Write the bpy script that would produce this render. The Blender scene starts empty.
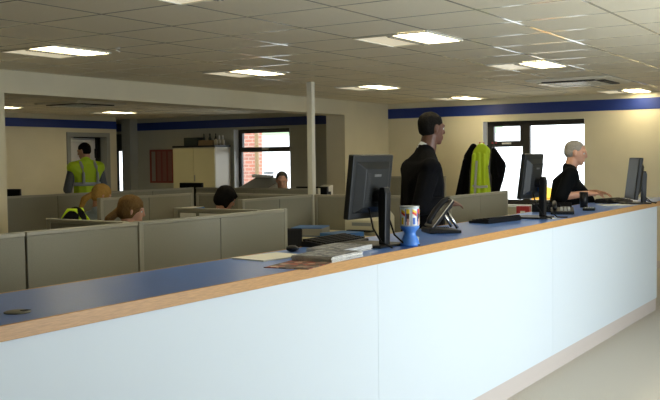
import bpy, bmesh, math, random
from mathutils import Vector, Matrix, Euler
random.seed(4)
C = bpy.context.scene.collection
S = bpy.context.scene
PI = math.pi
EYE = 1.55
CEIL = 2.42

# ------------------------------------------------------------------ camera, world, daylight, exposure
cam_d = bpy.data.cameras.new('camera'); cam = bpy.data.objects.new('camera', cam_d); C.objects.link(cam)
cam_d.sensor_width = 36.0; cam_d.lens = 908.08 / 660 * 36.0; cam_d.clip_start = 0.05; cam_d.clip_end = 300
yaw, pitch, roll = 0.57496, -0.04520, -0.01175
fwd = Vector((math.cos(pitch)*math.cos(yaw), math.cos(pitch)*math.sin(yaw), math.sin(pitch)))
r0 = fwd.cross(Vector((0, 0, 1))).normalized(); u0 = r0.cross(fwd)
rt = math.cos(roll)*r0 + math.sin(roll)*u0
up = -math.sin(roll)*r0 + math.cos(roll)*u0
cam.matrix_world = Matrix(((rt.x, up.x, -fwd.x, 0), (rt.y, up.y, -fwd.y, 0), (rt.z, up.z, -fwd.z, EYE), (0, 0, 0, 1)))
S.camera = cam

w = bpy.data.worlds.new('overcast_sky'); S.world = w; w.use_nodes = True
bg = w.node_tree.nodes['Background']; bg.inputs[0].default_value = (0.86, 0.94, 1.0, 1); bg.inputs[1].default_value = 2.4

def area(name, loc, rot, sx, sy, power=0, col=(1, 1, 1), portal=False):
    l = bpy.data.lights.new(name, 'AREA'); l.shape = 'RECTANGLE'; l.size = sx; l.size_y = sy; l.energy = power; l.color = col
    o = bpy.data.objects.new(name, l); C.objects.link(o); o.location = loc; o.rotation_euler = rot
    if portal: l.cycles.is_portal = True
    return o
# daylight openings (portals guide the sky light through the real openings)
area('entrance_daylight', (5.3, -2.22, 1.3), (PI/2, 0, 0), 2.9, 1.9, 62, (0.80, 0.91, 1.0))
area('daylight_portal', (12.95, 4.78, 1.45), (PI/2, 0, PI/2), 1.56, 1.3, portal=True)
area('daylight_portal', (13.78, 10.4, 1.5), (PI/2, 0, PI/2), 1.34, 1.3, portal=True)

S.view_settings.view_transform = 'Standard'; S.view_settings.look = 'None'
S.view_settings.exposure = 1.15; S.view_settings.gamma = 1.0; S.view_settings.use_curve_mapping = False

# ------------------------------------------------------------------ materials
def mat(name, col, rough=0.6, metal=0.0, noise=0.0, scale=20.0, bump=0.0, emit=None, spec=0.5, coat=0.0, stretch=None):
    m = bpy.data.materials.new(name); m.use_nodes = True
    nt = m.node_tree; b = nt.nodes['Principled BSDF']
    b.inputs['Base Color'].default_value = (*col, 1); b.inputs['Roughness'].default_value = rough
    b.inputs['Metallic'].default_value = metal; b.inputs['Specular IOR Level'].default_value = spec
    b.inputs['Coat Weight'].default_value = coat
    if noise or bump:
        tc = nt.nodes.new('ShaderNodeTexCoord'); n = nt.nodes.new('ShaderNodeTexNoise')
        n.inputs['Scale'].default_value = scale; n.inputs['Detail'].default_value = 4
        src = tc.outputs['Object']
        if stretch:
            mp = nt.nodes.new('ShaderNodeMapping'); mp.inputs['Scale'].default_value = stretch
            nt.links.new(src, mp.inputs[0]); src = mp.outputs[0]
        nt.links.new(src, n.inputs['Vector'])
        if noise:
            r = nt.nodes.new('ShaderNodeValToRGB')
            r.color_ramp.elements[0].position = 0.3; r.color_ramp.elements[1].position = 0.7
            r.color_ramp.elements[0].color = (*[c*(1-noise) for c in col], 1)
            r.color_ramp.elements[1].color = (*[min(1, c*(1+noise)) for c in col], 1)
            nt.links.new(n.outputs['Fac'], r.inputs[0]); nt.links.new(r.outputs[0], b.inputs['Base Color'])
        if bump:
            bp = nt.nodes.new('ShaderNodeBump'); bp.inputs['Strength'].default_value = bump; bp.inputs['Distance'].default_value = 0.01
            nt.links.new(n.outputs['Fac'], bp.inputs['Height']); nt.links.new(bp.outputs[0], b.inputs['Normal'])
    if emit:
        b.inputs['Emission Color'].default_value = (*emit[0], 1); b.inputs['Emission Strength'].default_value = emit[1]
    return m

M = {}
M['wall'] = mat('wall_paint', (0.68, 0.62, 0.45), 0.7, noise=0.03, scale=3)
M['stripe'] = mat('blue_stripe_paint', (0.012, 0.035, 0.21), 0.5)
M['grey_paint'] = mat('grey_wall_paint', (0.42, 0.42, 0.36), 0.7, noise=0.03, scale=3)
M['dado_dark'] = mat('dark_door_paint', (0.06, 0.075, 0.07), 0.5)
M['screen'] = mat('screen_fabric', (0.235, 0.225, 0.175), 0.85, noise=0.10, scale=260, bump=0.15)
M['screen_trim'] = mat('screen_trim', (0.30, 0.285, 0.22), 0.45)
M['seam'] = mat('dark_seam', (0.02, 0.02, 0.02), 0.7)
M['laminate'] = mat('blue_laminate', (0.065, 0.18, 0.56), 0.32, noise=0.06, scale=120, spec=0.5)
M['wood'] = mat('beech_edge', (0.52, 0.28, 0.10), 0.4, noise=0.16, scale=9, stretch=(3, 60, 60))
M['panel'] = mat('pale_blue_panel', (0.68, 0.755, 0.82), 0.45)
M['plinth'] = mat('beige_plinth', (0.58, 0.52, 0.49), 0.5)
M['carpet'] = mat('grey_carpet', (0.56, 0.52, 0.45), 0.95, noise=0.14, scale=160, bump=0.3)
M['black'] = mat('black_plastic', (0.006, 0.006, 0.007), 0.42, spec=0.3)
M['darkgrey'] = mat('dark_grey_plastic', (0.010, 0.011, 0.011), 0.45, spec=0.3)
M['lcd'] = mat('lcd_glass', (0.004, 0.005, 0.006), 0.35, spec=0.15)
M['silver'] = mat('silver_plastic', (0.6, 0.62, 0.62), 0.3, 0.6)
M['chrome'] = mat('chrome_metal', (0.75, 0.75, 0.74), 0.22, 1.0)
M['cream'] = mat('cream_metal', (0.62, 0.57, 0.33), 0.5)
M['creamside'] = mat('cream_gloss_metal', (0.56, 0.49, 0.34), 0.30)
M['white'] = mat('white_plastic', (0.75, 0.75, 0.72), 0.4)
M['framegrey'] = mat('grey_door_frame', (0.27, 0.28, 0.26), 0.5)
M['doorleaf'] = mat('pale_door_leaf', (0.62, 0.61, 0.60), 0.45)
M['winframe'] = mat('dark_window_frame', (0.025, 0.022, 0.02), 0.4)
M['reveal'] = mat('white_reveal', (0.9, 0.9, 0.9), 0.6)
M['post'] = mat('white_post_paint', (0.68, 0.66, 0.55), 0.5)
M['desk'] = mat('beige_desk', (0.62, 0.56, 0.38), 0.45)
M['chairfab'] = mat('black_chair_fabric', (0.012, 0.013, 0.018), 0.9, noise=0.2, scale=120)
M['paper'] = mat('paper_sheet', (0.78, 0.76, 0.68), 0.7)
M['paperedge'] = mat('paper_edges', (0.80, 0.78, 0.72), 0.7)
M['bluefolder'] = mat('blue_card', (0.03, 0.13, 0.36), 0.5)
M['redcard'] = mat('red_card', (0.45, 0.03, 0.03), 0.5)
M['redsign'] = mat('red_board', (0.24, 0.06, 0.05), 0.6)
M['skin_dark'] = mat('dark_brown_skin', (0.11, 0.045, 0.025), 0.5)
M['skin'] = mat('light_skin', (0.56, 0.30, 0.20), 0.55)
M['hair_black'] = mat('black_hair', (0.008, 0.007, 0.006), 0.9, spec=0.1, noise=0.3, scale=90, bump=0.4)
M['hair_grey'] = mat('grey_hair', (0.27, 0.25, 0.22), 0.8, noise=0.15, scale=90, bump=0.4)
M['hair_dgrey'] = mat('dark_grey_hair', (0.07, 0.065, 0.055), 0.9, spec=0.1, noise=0.3, scale=90, bump=0.4)
M['hair_blond'] = mat('blond_hair', (0.42, 0.25, 0.07), 0.9, spec=0.1, noise=0.25, scale=40, bump=0.5, stretch=(6, 6, 1))
M['hair_brown'] = mat('light_brown_hair', (0.15, 0.085, 0.03), 0.9, spec=0.1, noise=0.4, scale=40, bump=0.5, stretch=(6, 6, 1))
M['suit'] = mat('black_suit_cloth', (0.004, 0.004, 0.005), 0.95, spec=0.1, noise=0.2, scale=60, bump=0.3)
M['polo'] = mat('black_polo_cloth', (0.004, 0.005, 0.006), 0.95, spec=0.1, bump=0.3, scale=30)
M['coatgrey'] = mat('grey_coat_cloth', (0.05, 0.055, 0.055), 0.9, bump=0.3, scale=30)
M['trouser'] = mat('dark_trouser_cloth', (0.02, 0.02, 0.025), 0.9)
M['shirt_white'] = mat('white_shirt_cloth', (0.75, 0.78, 0.82), 0.8)
M['shirt_blue'] = mat('pale_blue_shirt', (0.42, 0.52, 0.62), 0.85, bump=0.4, scale=20)
M['shirt_grey'] = mat('grey_shirt_cloth', (0.12, 0.13, 0.14), 0.85, bump=0.4, scale=20)
M['hivis'] = mat('hi_vis_yellow', (0.58, 0.80, 0.02), 0.6, bump=0.4, scale=14)
M['reflect'] = mat('reflective_tape', (0.50, 0.52, 0.50), 0.35)
M['eye_white'] = mat('eye_white', (0.7, 0.7, 0.68), 0.3)
M['lips'] = mat('lips', (0.38, 0.14, 0.12), 0.5)
M['bluegloss'] = mat('blue_gloss_plastic', (0.07, 0.24, 0.72), 0.3)
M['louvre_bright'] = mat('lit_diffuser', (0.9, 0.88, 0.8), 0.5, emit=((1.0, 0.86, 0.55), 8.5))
M['louvre_dim'] = mat('dim_glow_reflector', (0.85, 0.82, 0.7), 0.4, emit=((1.0, 0.88, 0.62), 0.22))  # weak emission paints this half of the fixture dimmer than the other
M['fixture'] = mat('light_fixture_metal', (0.72, 0.70, 0.60), 0.35)
M['acgrey'] = mat('air_unit_plastic', (0.72, 0.68, 0.56), 0.5)
M['brown'] = mat('brown_box', (0.20, 0.13, 0.06), 0.7)
M['darkgreen'] = mat('dark_green_box', (0.02, 0.03, 0.025), 0.6)
M['tarmac'] = mat('concrete_yard', (0.6, 0.6, 0.58), 0.9, noise=0.1, scale=3)
M['van_white'] = mat('white_van_paint', (0.8, 0.8, 0.8), 0.3)
M['digger'] = mat('yellow_metal_paint', (0.75, 0.42, 0.03), 0.4)
M['orange'] = mat('orange_red_paint', (0.6, 0.10, 0.02), 0.5)

def node_mat(name):
    m = bpy.data.materials.new(name); m.use_nodes = True
    return m, m.node_tree, m.node_tree.nodes['Principled BSDF']

def ceiling_mat():
    m, nt, b = node_mat('ceiling_tiles')
    geo = nt.nodes.new('ShaderNodeNewGeometry'); sep = nt.nodes.new('ShaderNodeSeparateXYZ'); nt.links.new(geo.outputs['Position'], sep.inputs[0])
    def bar(out, off, pitch, wd):
        a = nt.nodes.new('ShaderNodeMath'); a.operation = 'SUBTRACT'; a.inputs[1].default_value = off - 60*pitch; nt.links.new(out, a.inputs[0])
        d = nt.nodes.new('ShaderNodeMath'); d.operation = 'DIVIDE'; d.inputs[1].default_value = pitch; nt.links.new(a.outputs[0], d.inputs[0])
        f = nt.nodes.new('ShaderNodeMath'); f.operation = 'FRACT'; nt.links.new(d.outputs[0], f.inputs[0])
        s = nt.nodes.new('ShaderNodeMath'); s.operation = 'SUBTRACT'; s.inputs[1].default_value = 0.5; nt.links.new(f.outputs[0], s.inputs[0])
        ab = nt.nodes.new('ShaderNodeMath'); ab.operation = 'ABSOLUTE'; nt.links.new(s.outputs[0], ab.inputs[0])
        g = nt.nodes.new('ShaderNodeMath'); g.operation = 'GREATER_THAN'; g.inputs[1].default_value = 0.5 - wd/pitch/2; nt.links.new(ab.outputs[0], g.inputs[0])
        return g.outputs[0]
    x = bar(sep.outputs['X'], 5.615, 0.6, 0.02); y = bar(sep.outputs['Y'], 3.445, 0.62, 0.02)
    mx = nt.nodes.new('ShaderNodeMath'); mx.operation = 'MAXIMUM'; nt.links.new(x, mx.inputs[0]); nt.links.new(y, mx.inputs[1])
    n = nt.nodes.new('ShaderNodeTexNoise'); n.inputs['Scale'].default_value = 60; nt.links.new(geo.outputs['Position'], n.inputs['Vector'])
    cr = nt.nodes.new('ShaderNodeValToRGB'); cr.color_ramp.elements[0].color = (0.76, 0.69, 0.52, 1); cr.color_ramp.elements[1].color = (0.84, 0.77, 0.60, 1)
    nt.links.new(n.outputs['Fac'], cr.inputs[0])
    mc = nt.nodes.new('ShaderNodeMix'); mc.data_type = 'RGBA'; nt.links.new(mx.outputs[0], mc.inputs[0]); nt.links.new(cr.outputs[0], mc.inputs[6]); mc.inputs[7].default_value = (0.42, 0.39, 0.32, 1)
    nt.links.new(mc.outputs[2], b.inputs['Base Color'])
    mr = nt.nodes.new('ShaderNodeMapRange'); mr.inputs[3].default_value = 0.85; mr.inputs[4].default_value = 0.11; nt.links.new(mx.outputs[0], mr.inputs[0]); nt.links.new(mr.outputs[0], b.inputs['Roughness'])
    b.inputs['Specular IOR Level'].default_value = 0.5
    return m
M['ceiling'] = ceiling_mat()

def brick_mat():
    m, nt, b = node_mat('red_brick')
    tc = nt.nodes.new('ShaderNodeTexCoord'); sx = nt.nodes.new('ShaderNodeSeparateXYZ'); mp = nt.nodes.new('ShaderNodeCombineXYZ'); ad = nt.nodes.new('ShaderNodeMath'); nt.links.new(tc.outputs['Object'], sx.inputs[0])
    nt.links.new(sx.outputs['X'], ad.inputs[0]); nt.links.new(sx.outputs['Y'], ad.inputs[1]); nt.links.new(ad.outputs[0], mp.inputs[0]); nt.links.new(sx.outputs['Z'], mp.inputs[1])
    br = nt.nodes.new('ShaderNodeTexBrick'); br.inputs['Color1'].default_value = (0.38, 0.13, 0.08, 1); br.inputs['Color2'].default_value = (0.28, 0.12, 0.09, 1)
    br.inputs['Mortar'].default_value = (0.38, 0.27, 0.22, 1); br.inputs['Scale'].default_value = 1.0
    br.inputs['Brick Width'].default_value = 0.23; br.inputs['Row Height'].default_value = 0.085; br.inputs['Mortar Size'].default_value = 0.012
    nt.links.new(mp.outputs[0], br.inputs['Vector']); nt.links.new(br.outputs[0], b.inputs['Base Color']); b.inputs['Roughness'].default_value = 0.9
    return m
M['brick'] = brick_mat()

def glass_mat():
    m = bpy.data.materials.new('window_glass'); m.use_nodes = True; nt = m.node_tree; nt.nodes.clear()
    o = nt.nodes.new('ShaderNodeOutputMaterial'); mx = nt.nodes.new('ShaderNodeMixShader'); t = nt.nodes.new('ShaderNodeBsdfTransparent'); g = nt.nodes.new('ShaderNodeBsdfGlossy')
    fr = nt.nodes.new('ShaderNodeFresnel'); fr.inputs[0].default_value = 1.4; g.inputs['Roughness'].default_value = 0.02
    nt.links.new(fr.outputs[0], mx.inputs[0]); nt.links.new(t.outputs[0], mx.inputs[1]); nt.links.new(g.outputs[0], mx.inputs[2]); nt.links.new(mx.outputs[0], o.inputs[0])
    return m
M['glass'] = glass_mat()

def print_mat(name, cols, scale=6.0, axis='Z', rough=0.5):
    """blocks of printed colour (leaflet covers, wrapped pictures)"""
    m, nt, b = node_mat(name)
    tc = nt.nodes.new('ShaderNodeTexCoord'); v = nt.nodes.new('ShaderNodeTexVoronoi'); v.inputs['Scale'].default_value = scale
    nt.links.new(tc.outputs['Object'], v.inputs['Vector'])
    sp = nt.nodes.new('ShaderNodeSeparateColor'); nt.links.new(v.outputs['Color'], sp.inputs[0])
    r = nt.nodes.new('ShaderNodeValToRGB'); r.color_ramp.interpolation = 'CONSTANT'
    for i, c in enumerate(cols):
        e = r.color_ramp.elements[0] if i == 0 else (r.color_ramp.elements[1] if i == 1 else r.color_ramp.elements.new(i/len(cols)))
        e.position = i/len(cols); e.color = (*c, 1)
    nt.links.new(sp.outputs[0], r.inputs[0]); nt.links.new(r.outputs[0], b.inputs['Base Color']); b.inputs['Roughness'].default_value = rough
    return m
M['cover_grey'] = print_mat('grey_printed_cover', [(0.16, 0.17, 0.20), (0.30, 0.31, 0.34), (0.10, 0.11, 0.13), (0.42, 0.42, 0.42)], 45)
M['cover_red'] = print_mat('dark_red_printed_cover', [(0.05, 0.03, 0.03), (0.30, 0.05, 0.03), (0.10, 0.06, 0.05), (0.45, 0.30, 0.22)], 30)

# ------------------------------------------------------------------ mesh helpers
def bm_box(bm, x0, x1, y0, y1, z0, z1, mt=None):
    r = bmesh.ops.create_cube(bm, size=1.0)
    M_ = Matrix.Translation(((x0+x1)/2, (y0+y1)/2, (z0+z1)/2)) @ Matrix.Diagonal((abs(x1-x0), abs(y1-y0), abs(z1-z0), 1))
    if mt is not None: M_ = mt @ M_
    bmesh.ops.transform(bm, matrix=M_, verts=r['verts']); return r['verts']
def bm_cyl(bm, p0, p1, r0, r1=None, n=16):
    p0, p1 = Vector(p0), Vector(p1); d = p1-p0
    r = bmesh.ops.create_cone(bm, cap_ends=True, segments=n, radius1=r0, radius2=r0 if r1 is None else r1, depth=d.length)
    q = d.to_track_quat('Z', 'Y').to_matrix().to_4x4()
    bmesh.ops.transform(bm, matrix=Matrix.Translation((p0+p1)/2) @ q, verts=r['verts'])
def bm_tube(bm, pts, r, n=8):
    pts = [Vector(p) for p in pts]; rings = []
    for i, p in enumerate(pts):
        t = (pts[min(i+1, len(pts)-1)] - pts[max(i-1, 0)]).normalized()
        a = t.orthogonal().normalized() if abs(t.z) > 0.95 else t.cross(Vector((0, 0, 1))).normalized()
        b = t.cross(a)
        rings.append([bm.verts.new(p + r*(math.cos(2*PI*k/n)*a + math.sin(2*PI*k/n)*b)) for k in range(n)])
    for A, B in zip(rings, rings[1:]):
        for k in range(n): bm.faces.new((A[k], A[(k+1) % n], B[(k+1) % n], B[k]))
    bm.faces.new(rings[0][::-1]); bm.faces.new(rings[-1])
def bm_lathe(bm, prof, n=28):
    rings = []
    for r, z in prof: rings.append([bm.verts.new((r*math.cos(2*PI*k/n), r*math.sin(2*PI*k/n), z)) for k in range(n)])
    for A, B in zip(rings, rings[1:]):
        for k in range(n): bm.faces.new((A[k], A[(k+1) % n], B[(k+1) % n], B[k]))
    bm.faces.new(rings[0][::-1]); bm.faces.new(rings[-1])
def bm_prism(bm, poly, x0, x1, axis='X'):
    """extrude a polygon of (a,b) along an axis"""
    def P(a, b, t): return {'X': (t, a, b), 'Y': (a, t, b), 'Z': (a, b, t)}[axis]
    A = [bm.verts.new(P(a, b, x0)) for a, b in poly]; B = [bm.verts.new(P(a, b, x1)) for a, b in poly]
    n = len(poly)
    for k in range(n): bm.faces.new((A[k], A[(k+1) % n], B[(k+1) % n], B[k]))
    bm.faces.new(A[::-1]); bm.faces.new(B)

def obj(name, bm, m, parent=None, bevel=0.0, smooth=False, mx=None):
    bmesh.ops.recalc_face_normals(bm, faces=bm.faces)
    me = bpy.data.meshes.new(name); bm.to_mesh(me); bm.free()
    if isinstance(m, (list, tuple)):
        for q in m: me.materials.append(q)
    else: me.materials.append(m)
    if smooth:
        for p in me.polygons: p.use_smooth = True
    o = bpy.data.objects.new(name, me); C.objects.link(o)
    if mx is not None: o.matrix_basis = mx
    if parent: o.parent = parent
    if bevel:
        b = o.modifiers.new('bevel', 'BEVEL'); b.width = bevel; b.segments = 2; b.limit_method = 'ANGLE'
    return o
def box(name, dims, m, parent=None, bevel=0.0, mx=None):
    bm = bmesh.new(); bm_box(bm, *dims); return obj(name, bm, m, parent, bevel, mx=mx)
def tag(o, label, cat, group=None):
    o['label'] = label; o['category'] = cat
    if group: o['group'] = group
    return o
def thing(name, label, cat, loc=(0, 0, 0), rz=0, group=None):
    o = bpy.data.objects.new(name, None); C.objects.link(o); o.location = loc; o.rotation_euler = (0, 0, rz)
    o.empty_display_size = 0.1
    return tag(o, label, cat, group)
def struct(name, bm, m, **k):
    o = obj(name, bm, m, **k); o['kind'] = 'structure'; return o
def sbox(name, dims, m, **k):
    bm = bmesh.new(); bm_box(bm, *dims); return struct(name, bm, m, **k)
def dup(o, loc, rz=None, label=None, parent=None):
    c = o.copy(); C.objects.link(c)
    if parent is not None: c.parent = parent
    else:
        c.location = loc
        if rz is not None: c.rotation_euler = (0, 0, rz)
        if label: c['label'] = label
    for ch in list(o.children): dup(ch, None, parent=c)
    return c

# ------------------------------------------------------------------ room shell
XW, XW2, YB, YD = 12.87, 13.70, 7.20, 13.20       # far wall, back-office end wall, beam plane, door wall
YN = -2.2; XL = -4.5
sbox('floor', (XL, 14.3, YN-0.1, 15.0, -0.1, 0), M['carpet'])
sbox('ceiling', (XL, 14.3, YN-0.1, 15.0, CEIL, CEIL+0.12), M['ceiling'])
def wall_x(name, x, y0, y1, holes, th=0.2, m=None):     # wall in a plane of constant x, thickness away from the room
    bm = bmesh.new(); y = y0
    for (a, b, za, zb) in holes:
        bm_box(bm, x, x+th, y, a, 0, CEIL); bm_box(bm, x, x+th, a, b, 0, za); bm_box(bm, x, x+th, a, b, zb, CEIL); y = b
    bm_box(bm, x, x+th, y, y1, 0, CEIL)
    return struct(name, bm, m or M['wall'])
W2 = (4.0, 5.56, 0.83, 2.085); W1 = (9.74, 11.07, 0.90, 2.135)
wall_x('wall_far', XW, YN, YB, [W2], 0.2)
wall_x('wall_far_office', XW2, YB, 14.95, [W1, (13.99, 14.44, 0.86, 1.80)], 0.22, M['grey_paint'])
# wall with the beam opening
bm = bmesh.new(); bm_box(bm, 11.54, 14.3, YB, YB+0.33, 0, CEIL)
struct('wall_left', bm, M['wall'])
bm = bmesh.new(); bm_box(bm, XL, 5.52, YB, YB+0.33, 0, CEIL); struct('wall_left_end', bm, M['wall'])
sbox('trim_1', (5.52, 11.54, YB, YB+0.33, 2.205, CEIL), M['wall'])          # the dropped beam
# door wall with its doorway
bm = bmesh.new(); bm_box(bm, 5.0, 11.45, YD, YD+0.15, 0, CEIL); bm_box(bm, 12.50, 12.70, YD, YD+0.15, 0, CEIL); bm_box(bm, 11.45, 12.50, YD, YD+0.15, 2.10, CEIL)
struct('wall_office_left', bm, M['wall'])
sbox('wall_recess', (12.5, 12.7, YD+0.15, 14.95, 0, CEIL), M['dado_dark'])
sbox('wall_recess_end', (5.0, 13.9, 14.8, 14.95, 0, CEIL), M['wall'])
sbox('wall_office_near', (4.85, 5.0, YB+0.33, 14.95, 0, CEIL), M['wall'])
sbox('wall_back', (XL-0.1, XL, YN, YB+0.33, 0, CEIL), M['wall'])
# near wall (behind the camera) with the glazed entrance front
bm = bmesh.new(); bm_box(bm, XL, 3.8, YN-0.1, YN, 0, CEIL); bm_box(bm, 6.8, XW, YN-0.1, YN, 0, CEIL); bm_box(bm, 3.8, 6.8, YN-0.1, YN, 0, 0.3); bm_box(bm, 3.8, 6.8, YN-0.1, YN, 2.3, CEIL)
struct('wall_near', bm, M['wall'])
bm = bmesh.new()
for x in (3.8, 4.78, 5.76, 6.74): bm_box(bm, x, x+0.06, YN-0.08, YN-0.02, 0.3, 2.3)
bm_box(bm, 3.8, 6.8, YN-0.08, YN-0.02, 0.3, 0.36); bm_box(bm, 3.8, 6.8, YN-0.08, YN-0.02, 2.24, 2.3)
struct('window_3', bm, M['winframe'])
# blue painted bands
sbox('trim_2', (XW-0.006, XW, YN, YB, 2.183, 2.340), M['stripe'])
sbox('trim_3', (XW2-0.006, XW2, YB+0.33, 14.8, 2.178, 2.335), M['stripe'])
sbox('trim_4', (5.0, 12.70, YD-0.006, YD, 2.180, 2.330), M['stripe'])
# boxed column by the recess
sbox('trim_5', (13.48, XW2, 13.62, 13.86, 0, CEIL), M['grey_paint'])
# dark door with narrow lit slot
bm = bmesh.new()
bm_box(bm, 13.66, 13.69, 13.86, 13.99, 0, 2.12); bm_box(bm, 13.66, 13.69, 14.15, 14.8, 0, 2.12)
bm_box(bm, 13.66, 13.69, 13.99, 14.15, 0, 0.9); bm_box(bm, 13.66, 13.69, 13.99, 14.15, 1.76, 2.12)
struct('door_2', bm, M['dado_dark'])
# slim post from floor to ceiling
sbox('trim_7', (8.50, 8.565, 5.74, 5.805, 0, CEIL), M['post'])
# baseboards
sbox('baseboard_far', (XW-0.015, XW, YN, YB, 0, 0.1), M['plinth'])
sbox('baseboard_left', (11.54, XW-0.015, YB-0.015, YB, 0, 0.1), M['plinth'])

def window(name, x, y0, y1, z0, z1, split_y, open_z, xf):
    """dark frame set back in the opening; tall left light with top hung vent, big right light"""
    bm = bmesh.new(); t = 0.075; a, b = xf, xf+0.06
    bm_box(bm, a, b, y0, y1, z1-t, z1); bm_box(bm, a, b, y0, y1, z0, z0+t)
    bm_box(bm, a, b, y0, y0+t, z0+t, z1-t); bm_box(bm, a, b, y1-t, y1, z0+t, z1-t)
    if split_y: bm_box(bm, a, b, split_y-t/2-0.02, split_y+t/2+0.02, z0+t, z1-t)
    lo = split_y+t/2+0.02 if split_y else y0+t
    bm_box(bm, a-0.012, b, lo, y1-t, open_z-0.06, open_z+0.03)
    bm_box(bm, a-0.012, b-0.01, lo, lo+0.035, open_z+0.03, z1-t); bm_box(bm, a-0.012, b-0.01, y1-t-0.035, y1-t, open_z+0.03, z1-t)
    o = struct(name, bm, M['winframe'])
    box('pane', (a+0.025, a+0.031, y0+t, y1-t, z0+t, z1-t), M['glass'], o)
    hx = (lo+y1-t)/2
    box('handle', (a-0.035, a-0.013, hx-0.07, hx+0.07, open_z-0.02, open_z+0.005), M['white'], o)
    return o
w2 = window('window_2', XW, W2[0]-0.12, W2[1]-0.02, W2[2], W2[3], 4.92, 1.76, XW+0.13)
w1 = window('window_1', XW2, W1[0], W1[1], W1[2], W1[3], None, 1.76, XW2+0.14)
box('window_sill', (XW-0.05, XW+0.13, W2[0]-0.04, W2[1]+0.04, W2[2]-0.03, W2[2]+0.004), M['reveal'], w2)
box('window_sill', (XW2-0.04, XW2+0.14, W1[0]-0.04, W1[1]+0.04, W1[2]-0.03, W1[2]+0.004), M['reveal'], w1)
for (w_, X, W_, dx) in ((w2, XW, W2, 0.13), (w1, XW2, W1, 0.14)):
    box('window_reveal', (X, X+dx, W_[1]-0.006, W_[1], W_[2], W_[3]), M['reveal'], w_)
    box('window_reveal', (X, X+dx, W_[0], W_[0]+0.006, W_[2], W_[3]), M['reveal'], w_)

# doorway: frame, leaf left ajar, closer
bm = bmesh.new()
bm_box(bm, 11.45, 11.53, YD-0.03, YD+0.15, 0, 2.10); bm_box(bm, 12.42, 12.50, YD-0.03, YD+0.15, 0, 2.10); bm_box(bm, 11.53, 12.42, YD-0.03, YD+0.15, 2.02, 2.10)
d1 = struct('door_1', bm, M['framegrey'])
mx = Matrix.Translation((11.54, YD+0.10, 0)) @ Matrix.Rotation(math.radians(9), 4, 'Z')
box('door_leaf', (0, 0.80, -0.022, 0.022, 0.01, 2.0), M['doorleaf'], d1, 0.003, mx)
box('door_closer', (0.03, 0.62, -0.055, -0.023, 1.93, 1.965), M['white'], d1, 0.004, mx)
box('gap_shade_strip', (0.80, 0.84, -0.04, 0.03, 0.01, 2.0), M['black'], d1, 0, mx)  # black strip painted in for the shade of the gap beside the leaf
box('latch_plate', (0.77, 0.85, -0.06, -0.023, 1.62, 1.80), M['black'], d1, 0.004, mx)
sbox('wall_corridor', (11.0, 12.5, 14.2, 14.3, 0, CEIL), M['grey_paint'])

# ------------------------------------------------------------------ outside
sbox('ground', (14.35, 60, -20, 40, -0.35, -0.25), M['tarmac'])
bh = thing('brick_wall', 'tall red brick wall seen through the left office window', 'wall', (17.2, 13.22, -0.25))
box('brickwork', (0, 0.24, 0, 3.0, 0, 4.6), M['brick'], bh)
box('coping', (-0.03, 0.27, 0, 3.0, 4.6, 4.68), M['framegrey'], bh)
bm = bmesh.new(); bm_cyl(bm, (-0.07, -0.07, 0), (-0.07, -0.07, 4.6), 0.05); obj('drainpipe', bm, M['brown'], bh)
gar = thing('garage', 'pale garage with green fascia outside the left office window', 'building', (24, 12, -0.25))
box('wall', (0, 5, 0, 7.6, 0, 2.6), M['van_white'], gar); box('fascia', (-0.15, 5, -0.2, 7.8, 2.6, 2.85), mat('pale_green_paint', (0.25, 0.36, 0.2), 0.6), gar)
box('roof', (-0.1, 5, -0.1, 7.7, 2.85, 3.0), M['tarmac'], gar)
gb = thing('grit_bin', 'yellow grit bin with an orange flap standing outside the right hand window', 'bin', (20.2, 7.15, -0.25), 0.3)
bm = bmesh.new(); bm_prism(bm, [(-0.36, 0.0), (0.36, 0.0), (0.45, 0.85), (-0.45, 0.85)], -0.35, 0.35, 'X'); obj('body', bm, M['digger'], gb, 0.04)
bm = bmesh.new(); bm_prism(bm, [(-0.50, 0.855), (0.50, 0.855), (0.46, 0.98), (0.0, 1.12), (-0.46, 0.98)], -0.40, 0.40, 'X'); obj('lid', bm, M['digger'], gb, 0.03)
box('flap', (-0.45, -0.37, -0.2, 0.2, 0.1, 0.55), M['orange'], gb, 0.01)

# ------------------------------------------------------------------ ceiling lights
def make_light():
    t = thing('ceiling_light', '', 'light', (0, 0, CEIL), 0, 'recessed square ceiling lights')
    L = 0.298
    bm = bmesh.new()
    for a in (-1, 1):
        bm_box(bm, -L, L, a*L-0.012*a, a*L, -0.012, -0.001); bm_box(bm, a*L-0.012*a, a*L, -L, L, -0.012, -0.001)
    obj('frame', bm, M['fixture'], t)
    # near trough (bright), far trough (dimmer look painted by a weaker glow), central perforated basket
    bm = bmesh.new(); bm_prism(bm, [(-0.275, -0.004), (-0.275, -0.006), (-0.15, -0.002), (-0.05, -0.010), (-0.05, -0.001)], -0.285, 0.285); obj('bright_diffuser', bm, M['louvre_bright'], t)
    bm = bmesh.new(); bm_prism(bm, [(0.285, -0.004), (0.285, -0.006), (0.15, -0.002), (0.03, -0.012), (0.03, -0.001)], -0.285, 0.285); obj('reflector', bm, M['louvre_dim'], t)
    bm = bmesh.new(); bm_prism(bm, [(-0.028, -0.001), (-0.028, -0.014), (0, -0.022), (0.028, -0.014), (0.028, -0.001)], -0.285, 0.285)
    b = obj('perforated_basket', bm, M['fixture'], t)
    bm = bmesh.new()
    for k in range(22):
        x = -0.27 + k*0.0257
        for s in (-1, 1): bm_box(bm, x-0.006, x+0.006, s*0.015-0.005, s*0.015+0.005, -0.0205, -0.0175)
    obj('perforations', bm, M['seam'], b)
    return t
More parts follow.
